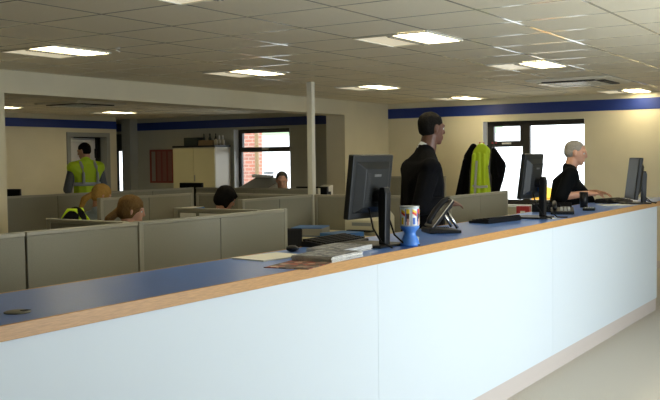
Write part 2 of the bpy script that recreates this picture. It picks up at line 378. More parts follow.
LP = [(3.515, 3.135, 'square ceiling light just entering at the top edge of the photo'),
      (5.915, 3.135, 'large square ceiling light nearest the camera, in the middle of the ceiling'),
      (8.315, 3.135, 'square ceiling light just before the ceiling air unit'),
      (12.515, 3.34, 'small square ceiling light beyond the ceiling air unit near the blue band'),
      (4.87, 5.70, 'square ceiling light at left nearest the dropped beam'),
      (7.20, 5.66, 'square ceiling light above the grey screens, left of the slim post'),
      (9.62, 5.66, 'square ceiling light right of the slim post above the first monitor'),
      (12.25, 5.70, 'small square ceiling light above the standing man beside the blue band'),
      (9.12, 12.12, 'ceiling light in the back office at the far left edge'),
      (11.50, 12.02, 'ceiling light in the back office in front of the grey door')]
Lp = make_light()
for i, (x, y, lb) in enumerate(LP):
    if i == 0: Lp.location = (x, y, CEIL); Lp['label'] = lb
    else: dup(Lp, (x, y, CEIL), 0, lb)

# cassette air conditioning units
def make_ac():
    t = thing('air_conditioning_unit', '', 'air conditioner', (0, 0, CEIL), 0, 'ceiling air units')
    bm = bmesh.new(); bm_prism(bm, [(-0.47, -0.002), (-0.47, -0.012), (-0.42, -0.03), (0.42, -0.03), (0.47, -0.012), (0.47, -0.002)], -0.47, 0.47); obj('casing', bm, M['acgrey'], t)
    bm = bmesh.new(); bm_box(bm, -0.24, 0.24, -0.24, 0.24, -0.036, -0.03); g = obj('grille', bm, M['fixture'], t)
    bm = bmesh.new()
    for k in range(9): bm_box(bm, -0.22, 0.22, -0.20+k*0.05, -0.19+k*0.05, -0.038, -0.0362)
    obj('grille_slots', bm, M['framegrey'], g)
    for (a, b, c, d) in ((-0.3, 0.3, -0.39, -0.30), (-0.3, 0.3, 0.30, 0.39), (-0.39, -0.30, -0.3, 0.3), (0.30, 0.39, -0.3, 0.3)):
        box('outlet', (a, b, c, d, -0.042, -0.03), M['seam'] if b < 0 or d < 0 else M['fixture'], t)
    return t
ac = make_ac(); ac.location = (10.38, 3.30, CEIL); ac['label'] = 'square ceiling air unit with dark slots beyond the third ceiling light'
dup(ac, (9.35, 10.45, CEIL), 0, 'ceiling air unit in the back office showing two dark slots')

# ------------------------------------------------------------------ reception counter
YF, YR, ZT = 2.16, 2.71, 1.09
rc = thing('reception_counter', 'long reception counter with blue top, wood edge and pale blue front', 'counter', (4, 2.4, 0))
def K(n, d, m, bv=0): return box(n, (d[0]-4, d[1]-4, d[2]-2.4, d[3]-2.4, d[4], d[5]), m, rc, bv)
K('worktop', (-2.0, 10.3, YF+0.012, YR-0.010, ZT-0.040, ZT), M['laminate'])
K('front_edge_trim', (-2.0, 10.3, YF, YF+0.012, ZT-0.045, ZT+0.001), M['wood'], 0.002)
K('back_edge_trim', (-2.0, 10.3, YR-0.010, YR, ZT-0.040, ZT+0.001), M['wood'])
xs = [-2.0, -1.22, 1.28, 3.78, 6.28, 9.36]
for a, b in zip(xs, xs[1:]): K('front_panel', (a+0.001, b-0.001, YF+0.02, YF+0.04, 0.125, ZT-0.045), M['panel'])
K('plinth', (-2.0, 9.36, YF+0.028, YF+0.045, 0, 0.125), M['plinth'])
K('carcass', (-1.99, 9.35, YF+0.045, YR-0.08, 0.0, ZT-0.041), M['plinth'])
gm = thing('cable_grommet', 'oval grey cable grommet set in the blue counter top', 'grommet', (1.80, 2.315, ZT), 0)
bm = bmesh.new(); bm_lathe(bm, [(0.040, 0.0005), (0.040, 0.003), (0.036, 0.005), (0.0, 0.005)]); obj('cover', bm, mat('grommet_grey', (0.16, 0.15, 0.11), 0.5), gm, smooth=True)
bm = bmesh.new(); bm_box(bm, 0.008, 0.034, -0.022, -0.002, 0.0045, 0.0062); obj('cable_slot', bm, M['seam'], gm)

# ------------------------------------------------------------------ cubicle screens
SH = 1.20
def screen_run(p, q, n, label, h=SH, end0=True, end1=True, t=0.045, lip=0.012):
    """one run of desk screens: fabric panels between posts, a rail on top"""
    p, q = Vector((*p, 0)), Vector((*q, 0)); d = q-p; L = d.length; a = math.atan2(d.y, d.x)
    o = thing('desk_screen', label, 'partition', p, a, 'grey desk screens')
    w_ = L/n
    for k in range(n):
        x0, x1 = k*w_+0.003, (k+1)*w_-0.003
        f = box('panel', (x0, x1, -t/2, t/2, 0.06, h-0.022), M['screen'], o, 0.003)
    bm = bmesh.new()
    bm_box(bm, 0, L, -t/2-0.003, t/2+0.003, h-0.022, h); obj('top_rail', bm, M['screen_trim'], o, 0.004)
    box('foot_rail', (0, L, -t/2-0.003, t/2+0.003, 0, 0.06), M['screen_trim'], o)
    for k in range(1, n): box('joint', (k*w_-0.003, k*w_+0.003, -t/2+0.004, t/2-0.004, 0.06, h-0.022), M['seam'], o)
    for k, fl in ((0, end0), (1, end1)):
        if fl: box('post', (k*L-0.018, k*L+0.018, -t/2-0.006, t/2+0.006, 0, h+0.002), M['screen_trim'], o, 0.006)
    return o
screen_run((2.2, 3.79), (2.990, 3.79), 1, 'grey screen at the far left of the row just behind the counter', end0=False, end1=False)
screen_run((2.998, 3.79), (3.777, 3.79), 1, 'grey screen behind the counter with people visible above it', end0=False, end1=False)
screen_run((3.80, 3.79), (5.23, 3.79), 2, 'two-panel grey screen behind the counter ending in a light post')
screen_run((3.772, 3.86), (3.772, 4.50), 1, 'short grey screen going back from the front row by the brown-haired person', end0=False)
screen_run((5.05, 3.86), (5.05, 4.62), 1, 'grey screen going back with cream papers along it', end0=False)
screen_run((6.33, 5.04), (7.42, 5.04), 2, 'grey screen in front of the dark-haired seated person')
screen_run((7.452, 4.98), (7.452, 3.64), 2, 'grey screen running towards the counter behind the blue folders', end1=False)
screen_run((7.50, 3.58), (8.85, 3.58), 2, 'grey screen beside the hanging coats ending below the right window')
screen_run((7.43, 5.10), (7.43, 6.50), 2, 'grey screen behind the dark-haired seated person', end0=False)
screen_run((6.12, 6.60), (7.40, 6.60), 2, 'dark grey screen behind the brown-haired person')
screen_run((6.0, 7.95), (8.95, 7.95), 4, 'long grey screen in front of the person in the yellow vest')
screen_run((9.0, 7.90), (9.0, 6.0), 2, 'grey screen in front of the grey-haired person by the left window', end0=False)
# low storage at the far wall
screen_run((12.4, 7.02), (12.4, 5.98), 2, 'dark grey screen against the far wall behind the standing man', h=1.27)

# ------------------------------------------------------------------ people
def ico(center, rad, R=None):
    bm = bmesh.new(); bmesh.ops.create_icosphere(bm, subdivisions=2, radius=1.0)
    rad = (rad, rad, rad) if not hasattr(rad, '__len__') else rad
    out = []
    for v in bm.verts:
        p = Vector((v.co.x*rad[0], v.co.y*rad[1], v.co.z*rad[2]))
        if R is not None: p = R @ p
        out.append(p + Vector(center))
    bm.free(); return out
def hull(bm, *clouds):
    vs = [bm.verts.new(p) for cl in clouds for p in cl]
    r = bmesh.ops.convex_hull(bm, input=vs)
    dead = [g for g in r['geom_interior'] if isinstance(g, bmesh.types.BMVert)] + [g for g in r['geom_unused'] if isinstance(g, bmesh.types.BMVert)]
    bmesh.ops.delete(bm, geom=list(set(dead)), context='VERTS')
def cap(bm, p0, r0_, p1, r1_): hull(bm, ico(p0, r0_), ico(p1, r1_))
def fuse(name, bm, m, parent, vox=0.009, it=6):
    """blend overlapping forms into one continuous skin"""
    me = bpy.data.meshes.new(name); bm.to_mesh(me); bm.free()
    o = bpy.data.objects.new(name, me); C.objects.link(o)
    r = o.modifiers.new('r', 'REMESH'); r.mode = 'VOXEL'; r.voxel_size = vox
    s = o.modifiers.new('s', 'SMOOTH'); s.factor = 0.5; s.iterations = it
    dg = bpy.context.evaluated_depsgraph_get(); dg.update()
    n = bpy.data.meshes.new_from_object(o.evaluated_get(dg))
    o.modifiers.clear(); o.data = n; n.materials.clear(); n.materials.append(m)
    for p in n.polygons: p.use_smooth = True
    n.name = name
    bpy.data.meshes.remove(me)
    if parent: o.parent = parent
    return o
def ypr(y, p=0, r=0): return Euler((r, p, y), 'XYZ').to_matrix()      # x forward, y left, z up; positive p tips forward

def hand_forms(bm, wrist, d, up_, side, curl=0.5, sc=1.0):
    """palm and five separate fingers. d: pointing direction, up_: back of the hand, side: thumb side"""
    d = Vector(d).normalized(); up_ = (Vector(up_) - d*Vector(up_).dot(d)).normalized(); s = up_.cross(d).normalized()*side
    w_ = Vector(wrist); pc = w_ + d*0.045*sc
    hull(bm, ico(w_+d*0.01, 0.024*sc), ico(w_+d*0.075*sc+s*0.028*sc, 0.014*sc), ico(w_+d*0.07*sc-s*0.030*sc, 0.013*sc))
    for k, ln in enumerate((0.070, 0.078, 0.073, 0.058)):
        off = (0.030-0.0205*k)*sc; b0 = w_ + d*(0.078-0.003*abs(k-1))*sc + s*off
        dd = (d + s*(0.10-0.07*k)).normalized(); p = b0; a = curl*0.35
        for j, fr in enumerate((0.45, 0.32, 0.25)):
            dv = (dd*math.cos(a) - up_*math.sin(a)); q = p + dv*ln*fr*sc
            cap(bm, p, (0.0088-0.0008*j)*sc, q, (0.0082-0.0008*j)*sc); p = q; a += curl*0.6
    t0 = w_ + d*0.025*sc + s*0.022*sc; t1 = t0 + (d*0.6+s*0.8-up_*0.3).normalized()*0.035*sc; t2 = t1 + (d*0.9+s*0.3-up_*0.35).normalized()*0.032*sc
    cap(bm, t0, 0.013*sc, t1, 0.0105*sc); cap(bm, t1, 0.0105*sc, t2, 0.0085*sc)

def person(label, loc, rz, J, skin, hair, hair_style='short', sc=1.0, torso='shirt', torso_m=None, sleeve='long', trousers=True,
           belly=0.0, vest=None, collar=None, head_yaw=0, head_pitch=0, hand_l=None, hand_r=None, seated=False, group=None, shoulders=0.20):
    t = thing('person', label, 'person', loc, rz)
    V = Vector; g = lambda k: V(J[k])
    P, CH, NK, HD = g('pelvis'), g('chest'), g('neck'), g('head')
    R = ypr(head_yaw, head_pitch)
    H = lambda x, y, z: HD + R @ (V((x, y, z)))
    shl, shr = g('shl'), g('shr')
    ax = math.atan2(CH.x-P.x, CH.z-P.z); T = ypr(0, ax)
    def torso_forms(bm, e=0.0, top=True):
        pel = ico(P, (0.125+e+belly*0.3, 0.165+e, 0.12), T); mid = P.lerp(CH, 0.5)+V((belly*0.5, 0, 0))
        wai = ico(mid, (0.115+e+belly, 0.15+e+belly*0.4, 0.12), T); che = ico(CH, (0.120+e, 0.165+e, 0.15), T)
        hull(bm, pel, wai); hull(bm, wai, che)
        hull(bm, che, ico(shl, 0.058+e), ico(shr, 0.058+e))
        hull(bm, ico(shl, 0.050+e), ico(shr, 0.050+e), ico(NK-V((0, 0, 0.025)), 0.050+e*0.6))
        hull(bm, ico(shl.lerp(shr, 0.3)+V((0, 0, 0.02)), 0.052+e*0.6), ico(shl.lerp(shr, 0.7)+V((0, 0, 0.02)), 0.052+e*0.6), ico(NK, 0.055+e*0.5))
    def arm_forms(bm, s, e=0.0, upto=1.0, flare=0.0):
        sh, el, wr = g('sh'+s), g('el'+s), g('wr'+s)
        cap(bm, sh, 0.052+e, el, 0.040+e+flare)
        if upto > 0.55: cap(bm, el, 0.041+e, el.lerp(wr, min(1, upto)), 0.029+e+flare)
    def leg_forms(bm, s, e=0.0, full=True):
        h, k, a = g('hip'+s), g('kn'+s), g('an'+s)
        cap(bm, h, 0.085+e, k, 0.056+e); cap(bm, k, 0.056+e, a, 0.040+e)
    # ---- body: one continuous mesh
    bm = bmesh.new()
    torso_forms(bm)
    cap(bm, NK-V((0, 0, 0.05)), 0.066, HD+R @ V((-0.014, 0, -0.055)), 0.059)
    hull(bm, ico(H(-0.012, 0, 0.035), (0.093, 0.074, 0.082), R), ico(H(0.0, 0, -0.005), (0.080, 0.068, 0.07), R))
    hull(bm, ico(H(0.025, 0, 0.0), (0.065, 0.060, 0.06), R), ico(H(0.035, 0, -0.06), (0.045, 0.045, 0.03), R), ico(H(0.062, 0, -0.093), (0.022, 0.022, 0.018), R))
    cap(bm, H(0.083, 0, 0.018), 0.013, H(0.099, 0, -0.022), 0.0125)
    for s in (-1, 1): cap(bm, H(0.083, 0.012*s, 0.028), 0.012, H(0.070, 0.042*s, 0.026), 0.013)
    for s in (-1, 1): hull(bm, ico(H(-0.006, 0.074*s, 0.010), (0.017, 0.008, 0.018), R), ico(H(-0.004, 0.070*s, -0.018), (0.010, 0.008, 0.012), R))
    cap(bm, H(0.082, 0.018, -0.056), 0.0085, H(0.082, -0.018, -0.056), 0.0085); cap(bm, H(0.080, 0.014, -0.067), 0.0085, H(0.080, -0.014, -0.067), 0.0085)
    for s, hd in (('l', hand_l), ('r', hand_r)):
        arm_forms(bm, s); wr, el = g('wr'+s), g('el'+s)
        hd = hd or {}
        hand_forms(bm, wr, hd.get('d', wr-el), hd.get('up', (0, 0, 1)), -1 if s == 'l' else 1, hd.get('curl', 0.5), 1.0)
        leg_forms(bm, s)
        a = g('an'+s); hull(bm, ico(a-V((0.02, 0, 0.045)), 0.034), ico(a+V((0.13, 0, -0.058)), (0.04, 0.035, 0.02)))
    fuse('body', bm, skin, t, 0.0075, 4)
    # eyes, mouth
    for s in (-1, 1):
        bm = bmesh.new(); bmesh.ops.create_uvsphere(bm, u_segments=12, v_segments=8, radius=0.0105); e_ = obj('eye', bm, M['eye_white'], t, smooth=True, mx=Matrix.Translation(H(0.072, 0.031*s, 0.008)))
        bm = bmesh.new(); bmesh.ops.create_uvsphere(bm, u_segments=10, v_segments=6, radius=0.006); obj('iris', bm, M['black'], e_, smooth=True, mx=Matrix.Translation(R @ V((0.0075, 0, 0))))
    # ---- hair
    bm = bmesh.new()
    if hair_style == 'short':
        hull(bm, ico(H(-0.018, 0, 0.046), (0.097, 0.080, 0.082), R), ico(H(-0.034, 0, -0.005), (0.072, 0.076, 0.062), R))
    elif hair_style == 'thin':
        hull(bm, ico(H(-0.020, 0, 0.040), (0.096, 0.080, 0.083), R), ico(H(-0.040, 0, -0.005), (0.070, 0.077, 0.06), R))
    elif hair_style == 'bob':
        hull(bm, ico(H(-0.012, 0, 0.045), (0.108, 0.092, 0.092), R), ico(H(-0.035, 0, -0.035), (0.085, 0.090, 0.075), R))
        for s in (-1, 1): cap(bm, H(0.03, 0.074*s, 0.03), 0.022, H(0.012, 0.078*s, -0.08), 0.020)
        cap(bm, H(0.070, 0.045, 0.062), 0.022, H(0.070, -0.045, 0.062), 0.022)
    elif hair_style == 'tail':
        hull(bm, ico(H(-0.012, 0, 0.045), (0.104, 0.086, 0.088), R), ico(H(-0.030, 0, -0.01), (0.085, 0.083, 0.07), R))
        cap(bm, H(-0.09, 0, 0.0), 0.03, H(-0.16, 0, -0.08), 0.035); cap(bm, H(-0.16, 0, -0.08), 0.035, H(-0.17, 0.0, -0.20), 0.020)
        cap(bm, H(0.062, 0.04, 0.060), 0.018, H(0.062, -0.04, 0.060), 0.018)
    fuse('hair', bm, hair, t, 0.007, 5)
    # ---- clothes
    bm = bmesh.new(); e = 0.016 if torso == 'shirt' else 0.028
    torso_forms(bm, e)
    if torso == 'jacket':
        hull(bm, ico(P, (0.135+e, 0.175+e, 0.12)), ico(P-V((0, 0, 0.16 if not seated else 0.02)), (0.145+e, 0.185+e, 0.03)))
    for s in ('l', 'r'): arm_forms(bm, s, e*0.85, 1.0 if sleeve == 'long' else 0.1, 0.0 if sleeve == 'long' else 0.010)
    fuse('jacket' if torso == 'jacket' else 'shirt', bm, torso_m, t, 0.009, 5)
    if collar:
        bm = bmesh.new(); cap(bm, NK+V((-0.006, 0, -0.015)), 0.070, NK+V((0.004, 0, 0.018)), 0.062); fuse('collar', bm, collar, t, 0.007, 3)
    if vest:
        bm = bmesh.new(); torso_forms(bm, e+0.016); v_ = fuse('vest', bm, M['hivis'], t, 0.009, 5)
        for dz, nm in ((-0.02, 'reflective_band'), (-0.17, 'reflective_band')):
            bm = bmesh.new(); c = CH + V((0, 0, dz-0.07))
            bm_lathe(bm, [(1.0, -0.025), (1.0, 0.025)], 32)
            for f in list(bm.faces):
                if len(f.verts) > 4: bm.faces.remove(f)
            f_ = 1.0 if dz > -0.1 else 0.975
            bmesh.ops.transform(bm, matrix=Matrix.Translation(c) @ Matrix.Diagonal((0.161*f_, 0.203*f_, 1, 1)), verts=bm.verts)
            ob = obj(nm, bm, M['reflect'], v_, smooth=True); so = ob.modifiers.new('s', 'SOLIDIFY'); so.thickness = 0.006; so.offset = 1
        for s in (-1, 1):
            bm = bmesh.new(); y = 0.105*s; c = CH
            bm_tube(bm, [(c.x-0.166, y, c.z-0.08), (c.x-0.158, y, c.z+0.06), (c.x-0.125, y, c.z+0.15), (c.x-0.06, y, c.z+0.215), (c.x+0.02, y, c.z+0.225), (c.x+0.09, y, c.z+0.17), (c.x+0.15, y, c.z+0.05)], 0.022, 8)
            bmesh.ops.scale(bm, vec=(1, 1, 1), verts=bm.verts); obj('reflective_brace', bm, M['reflect'], v_, smooth=True)
    if trousers:
        bm = bmesh.new()
        hull(bm, ico(P-V((0, 0, 0.02)), (0.128, 0.168, 0.11)), ico(g('hipl'), 0.098), ico(g('hipr'), 0.098))
        for s in ('l', 'r'): leg_forms(bm, s, 0.016)
        fuse('trousers', bm, M['trouser'], t, 0.010, 4)
        for s in ('l', 'r'):
            bm = bmesh.new(); a = g('an'+s); hull(bm, ico(a-V((0.03, 0, 0.035)), 0.045), ico(a+V((0.14, 0, -0.05)), (0.05, 0.045, 0.03)), ico(a+V((0.14, 0, -0.065)), (0.05, 0.045, 0.015)), ico(a-V((0.03, 0, 0.065)), (0.045, 0.04, 0.015)))
            fuse('shoe', bm, M['black'], t, 0.009, 3)
    return t

def stand_pose(h=1.0, **o):
    J = dict(pelvis=(0, 0, 0.98), chest=(0.0, 0, 1.30), neck=(-0.015, 0, 1.53), head=(0.02, 0, 1.675), shl=(-0.01, 0.19, 1.44), shr=(-0.01, -0.19, 1.44),
             ell=(-0.03, 0.25, 1.14), elr=(-0.03, -0.25, 1.14), wrl=(0.06, 0.25, 0.90), wrr=(0.06, -0.25, 0.90),
             hipl=(0, 0.09, 0.93), hipr=(0, -0.09, 0.93), knl=(0.015, 0.10, 0.50), knr=(0.015, -0.10, 0.50), anl=(-0.02, 0.11, 0.085), anr=(-0.02, -0.11, 0.085))
    J.update(o); return {k: tuple(c*h if k[:2] not in ('an',) else c for c in v) for k, v in J.items()}
def sit_pose(dz=0.0, lean=0.0, **o):
    J = dict(pelvis=(-0.02, 0, 0.56), chest=(0.0+lean*0.6, 0, 0.87), neck=(lean, 0, 1.09), head=(0.035+lean*1.2, 0, 1.225), shl=(lean*0.9, 0.18, 1.00), shr=(lean*0.9, -0.18, 1.00),
             ell=(0.06+lean, 0.23, 0.76), elr=(0.06+lean, -0.23, 0.76), wrl=(0.30+lean, 0.16, 0.80), wrr=(0.30+lean, -0.16, 0.80),
             hipl=(0.0, 0.09, 0.54), hipr=(0.0, -0.09, 0.54), knl=(0.42, 0.12, 0.52), knr=(0.42, -0.12, 0.52), anl=(0.40, 0.12, 0.085), anr=(0.40, -0.12, 0.085))
    J.update(o)
    return {k: (v[0], v[1], v[2] + (dz if k[:2] not in ('an',) else 0)) for k, v in J.items()}

D = math.radians
# standing man at the counter
person('person standing behind the counter in a black jacket, turned away to the right', (5.875, 3.0, 0), D(-42),
       stand_pose(1.045, ell=(-0.02, 0.25, 1.16), elr=(-0.12, -0.25, 1.16), wrl=(0.12, 0.17, 1.10), wrr=(0.09, -0.18, 1.17), head=(0.065, 0, 1.682), neck=(0.02, 0, 1.54), shl=(-0.02, 0.18, 1.405), shr=(-0.02, -0.18, 1.405)),
       M['skin_dark'], M['hair_black'], 'short', torso='jacket', torso_m=M['suit'], collar=M['shirt_white'], head_yaw=D(8), head_pitch=D(4),
       hand_l=dict(d=(1, -0.3, 0.0), up=(0, 0.3, 1), curl=0.7), hand_r=dict(d=(1, 0.1, 0.05), up=(0, -0.3, 1), curl=0.7))
# man seated on a high stool, typing
person('person with short grey hair in a black polo shirt typing at the counter', (8.96, 2.925, 0), D(-72),
       {k: (v[0], v[1], v[2]) for k, v in sit_pose(0.30, 0.0, chest=(-0.04, 0, 0.88), head=(0.045, 0, 1.205), neck=(-0.015, 0, 1.065), elr=(-0.08, -0.26, 0.80), ell=(0.04, 0.22, 0.80), wrr=(0.15, -0.16, 0.825), wrl=(0.23, 0.11, 0.825), anl=(0.12, 0.12, 0.42), anr=(0.12, -0.12, 0.42), knl=(0.20, 0.12, 0.50), knr=(0.20, -0.12, 0.50)).items()},
       M['skin'], M['hair_grey'], 'thin', torso='shirt', torso_m=M['polo'], sleeve='short', belly=0.085, head_yaw=D(-6), head_pitch=D(10), seated=True,
       hand_l=dict(d=(1, -0.25, -0.1), up=(0, 0, 1), curl=0.6), hand_r=dict(d=(1, 0.15, -0.05), up=(0, 0, 1), curl=0.6)).scale = (1.10, 1.10, 1.05)
# hi vis man
person('person in a yellow hi-vis vest standing with back turned before the grey door', (8.95, 9.93, 0), D(72),
       stand_pose(1.02, ell=(0.0, 0.27, 1.14), elr=(0.0, -0.27, 1.14), head=(0.04, 0.0, 1.665)), M['skin'], M['hair_black'], 'short', torso='shirt', torso_m=M['shirt_grey'], sleeve='short',
       vest=True, head_yaw=D(38), head_pitch=D(14))
person('person with long blond hair and pale blue shirt seated behind the screens', (6.52, 7.10, 0), D(-15), sit_pose(-0.03, 0.03), M['skin'], M['hair_blond'], 'tail', torso_m=M['shirt_blue'], seated=True, head_yaw=D(-15), head_pitch=D(18))
person('person with light brown hair seated behind the nearest grey screens', (4.95, 5.10, 0), D(-10), sit_pose(-0.06, 0.04), M['skin'], M['hair_brown'], 'tail', torso_m=M['darkgrey'], seated=True, head_yaw=D(-32), head_pitch=D(8))
person('person with dark bobbed hair and white collar looking down in the middle cubicle', (6.74, 5.68, 0), D(-28), sit_pose(-0.01, 0.06), M['skin'], M['hair_black'], 'bob', torso='jacket', torso_m=M['suit'], collar=M['shirt_white'], seated=True, head_yaw=D(-5), head_pitch=D(28)).scale = (0.97, 0.97, 0.97)
person('person with cropped dark grey hair seated below the left office window', (9.68, 6.97, 0), D(-175), sit_pose(0.05, 0.04), M['skin'], M['hair_dgrey'], 'thin', torso_m=M['shirt_grey'], seated=True, head_yaw=D(30), head_pitch=D(16))

# ------------------------------------------------------------------ chairs
def make_chair():
    t = thing('office_chair', '', 'chair', (0, 0, 0), 0, 'black office chairs')
    bm = bmesh.new(); bm_box(bm, -0.22, 0.24, -0.24, 0.24, 0.40, 0.45); obj('seat', bm, M['chairfab'], t, 0.02)
    bm = bmesh.new(); bm_prism(bm, [(-0.27, 0.55), (-0.235, 0.55), (-0.255, 0.78), (-0.29, 0.98), (-0.325, 0.98), (-0.295, 0.78)], -0.21, 0.21, 'Y')
    obj('backrest', bm, M['chairfab'], t, 0.015)
    bm = bmesh.new(); bm_tube(bm, [(-0.1, 0, 0.39), (-0.27, 0, 0.40), (-0.31, 0, 0.50), (-0.30, 0, 0.62)], 0.018); obj('back_support', bm, M['black'], t)
    bm = bmesh.new(); bm_cyl(bm, (0, 0, 0.08), (0, 0, 0.40), 0.025); obj('gas_column', bm, M['black'], t)
    for k in range(5):
        a = 2*PI*k/5; c, s = math.cos(a), math.sin(a)
        bm = bmesh.new(); bm_tube(bm, [(0.02*c, 0.02*s, 0.10), (0.29*c, 0.29*s, 0.065)], 0.018); l = obj('leg', bm, M['black'], t)
        bm = bmesh.new(); bm_cyl(bm, (0.29*c-0.02*s, 0.29*s+0.02*c, 0.026), (0.29*c+0.02*s, 0.29*s-0.02*c, 0.026), 0.026, n=12); obj('castor', bm, M['black'], l)
    return t
ch = make_chair()
CHS = [((6.52, 7.10), -15, 'black office chair under the person with long blond hair'), ((4.95, 5.10), -10, 'black office chair under the person with light brown hair'),
       ((6.74, 5.68), -28, 'black office chair under the person with dark bobbed hair'), ((9.68, 6.97), -175, 'black office chair under the grey-haired person by the window'),
       ((5.34, 6.50), 118, 'black office chair with a dark hi-vis jacket over its back'), ((5.80, 4.36), 200, 'black office chair beside the blue folders desk')]
for i, ((x, y), a, lb) in enumerate(CHS):
    if i == 0: ch.location = (x, y, 0); ch.rotation_euler = (0, 0, D(a)); ch['label'] = lb
    else:
        c_ = dup(ch, (x, y, 0), D(a), lb)
        if i == 6: c_.scale = (1.15, 1.15, 1.15)
# high stool for the typing man
st = thing('high_stool', 'black high stool under the person typing at the counter', 'stool', (8.90, 2.97, 0), D(-60))
bm = bmesh.new(); bm_cyl(bm, (-0.02, 0, 0.745), (-0.02, 0, 0.80), 0.2, n=28); obj('seat', bm, M['chairfab'], st, 0.015)
bm = bmesh.new(); bm_cyl(bm, (-0.02, 0, 0.02), (-0.02, 0, 0.745), 0.028); obj('column', bm, M['chrome'], st)
bm = bmesh.new(); bm_lathe(bm, [(0.22, 0), (0.22, 0.012), (0.03, 0.03), (0, 0.03)]); obj('base', bm, M['chrome'], st)
bm = bmesh.new(); bm_tube(bm, [(-0.02, 0, 0.32), (0.25, 0.16, 0.32), (0.34, 0, 0.32), (0.25, -0.16, 0.32), (-0.02, 0, 0.32)], 0.012); obj('footrest', bm, M['chrome'], st)

# jacket with hi-vis band hung over chair back
jk = thing('jacket', 'black jacket with a yellow hi-vis stripe hung over a chair back', 'jacket', (5.34, 6.50, 0), D(118))
bm = bmesh.new(); hull(bm, ico((-0.30, -0.15, 1.02), 0.07), ico((-0.30, 0.15, 1.02), 0.07), ico((-0.31, 0, 1.08), 0.08), ico((-0.30, -0.17, 0.72), (0.07, 0.06, 0.05)), ico((-0.30, 0.17, 0.72), (0.07, 0.06, 0.05)))
fuse('body', bm, M['suit'], jk)
for s in (-1, 1):
    bm = bmesh.new(); bm_tube(bm, [(-0.395, 0.10*s, 0.74), (-0.40, 0.10*s, 0.90), (-0.385, 0.09*s, 1.04), (-0.34, 0.075*s, 1.13), (-0.27, 0.07*s, 1.13), (-0.22, 0.08*s, 1.05)], 0.017); b_ = obj('hi_vis_band', bm, M['hivis'], jk, smooth=True)
    bm = bmesh.new(); cap(bm, (-0.31, 0.2*s, 1.02), 0.05, (-0.30, 0.24*s, 0.75), 0.045); fuse('sleeve', bm, M['suit'], jk)

# ------------------------------------------------------------------ monitors
def make_monitor():
    """front faces +x; rear faces -x; base centre at the origin"""
    t = thing('monitor', '', 'monitor', (0, 0, 0), 0, 'black flat monitors on the counter')
    tl = Matrix.Translation((0.02, 0, 0.148)) @ Matrix.Rotation(D(-7), 4, 'Y')
    bm = bmesh.new(); bm_box(bm, -0.022, 0.012, -0.185, 0.185, 0.0, 0.335); sc_ = obj('screen_casing', bm, M['darkgrey'], t, 0.006, mx=tl)
    bm = bmesh.new(); bm_box(bm, 0.0122, 0.0132, -0.170, 0.170, 0.018, 0.315); obj('display', bm, M['lcd'], sc_)
    bm = bmesh.new(); A = [(-0.155, 0.03), (0.155, 0.03), (0.155, 0.30), (-0.155, 0.30)]; B = [(-0.105, 0.065), (0.105, 0.065), (0.105, 0.265), (-0.105, 0.265)]
    va = [bm.verts.new((-0.0222, y, z)) for y, z in A]; vb = [bm.verts.new((-0.055, y, z)) for y, z in B]
    for k in range(4): bm.faces.new((va[k], va[(k+1) % 4], vb[(k+1) % 4], vb[k]))
    bm.faces.new(vb); bm.faces.new(va[::-1]); rb = obj('rear_bulge', bm, M['darkgrey'], sc_, 0.003)
    bm = bmesh.new()
    for k in range(12):
        z = 0.09+k*0.0135
        bm_box(bm, -0.0568, -0.0552, 0.062, 0.098, z, z+0.006)
    obj('vents', bm, M['seam'], sc_)
    bm = bmesh.new(); bm_box(bm, -0.058, -0.0555, -0.03, 0.03, 0.225, 0.237); obj('badge', bm, mat('grey_badge', (0.12, 0.12, 0.12), 0.4), sc_)
    bm = bmesh.new(); bm_prism(bm, [(-0.120, 0.01), (-0.080, 0.01), (-0.076, 0.27), (-0.088, 0.31), (-0.118, 0.31), (-0.128, 0.28)], -0.026, 0.026, 'Y'); obj('stand', bm, M['black'], t, 0.006)
    bm = bmesh.new(); bm_cyl(bm, (-0.088, 0, 0.265), (-0.030, 0, 0.265), 0.035, n=16); obj('hinge', bm, M['black'], t)
    bm = bmesh.new(); bm_prism(bm, [(-0.15, -0.11), (-0.12, -0.13), (0.08, -0.13), (0.12, -0.09), (0.12, 0.09), (0.08, 0.13), (-0.12, 0.13), (-0.15, 0.11)], 0.001, 0.014, 'Z'); obj('base', bm, M['black'], t, 0.004)
    bm = bmesh.new(); bm_tube(bm, [(-0.04, -0.05, 0.22), (-0.09, -0.07, 0.13), (-0.13, -0.05, 0.06), (-0.19, -0.06, 0.009), (-0.25, -0.11, 0.006)], 0.005); obj('video_cable', bm, M['black'], t, smooth=True)
    bm = bmesh.new(); bm_tube(bm, [(-0.04, 0.05, 0.20), (-0.08, 0.075, 0.10), (-0.12, 0.06, 0.03), (-0.20, 0.08, 0.006)], 0.005); obj('power_cable', bm, M['black'], t, smooth=True)
    bm = bmesh.new(); bm_box(bm, -0.085, -0.045, -0.065, -0.035, 0.195, 0.235); obj('cable_plug', bm, M['bluefolder'], t, 0.003)
    return t
mon = make_monitor()
MN = [((4.12, 2.43), 86, 'nearest black monitor, seen from behind, left of the standing man'),
      ((6.52, 2.44), 89, 'middle black monitor seen from behind in front of the right window'),
      ((8.82, 2.28), 117, 'farthest black monitor, in front of the person typing')]
for i, ((x, y), a, lb) in enumerate(MN):
    if i == 0: mon.location = (x, y, ZT); mon.rotation_euler = (0, 0, D(a)); mon['label'] = lb
    else:
        m_ = dup(mon, (x, y, ZT), D(a), lb)
        if i == 2:
            for c in m_.children:
                if c.name.startswith('screen_casing'): c.location.z = 0.045; c.scale = (1.1, 1.15, 1.18)

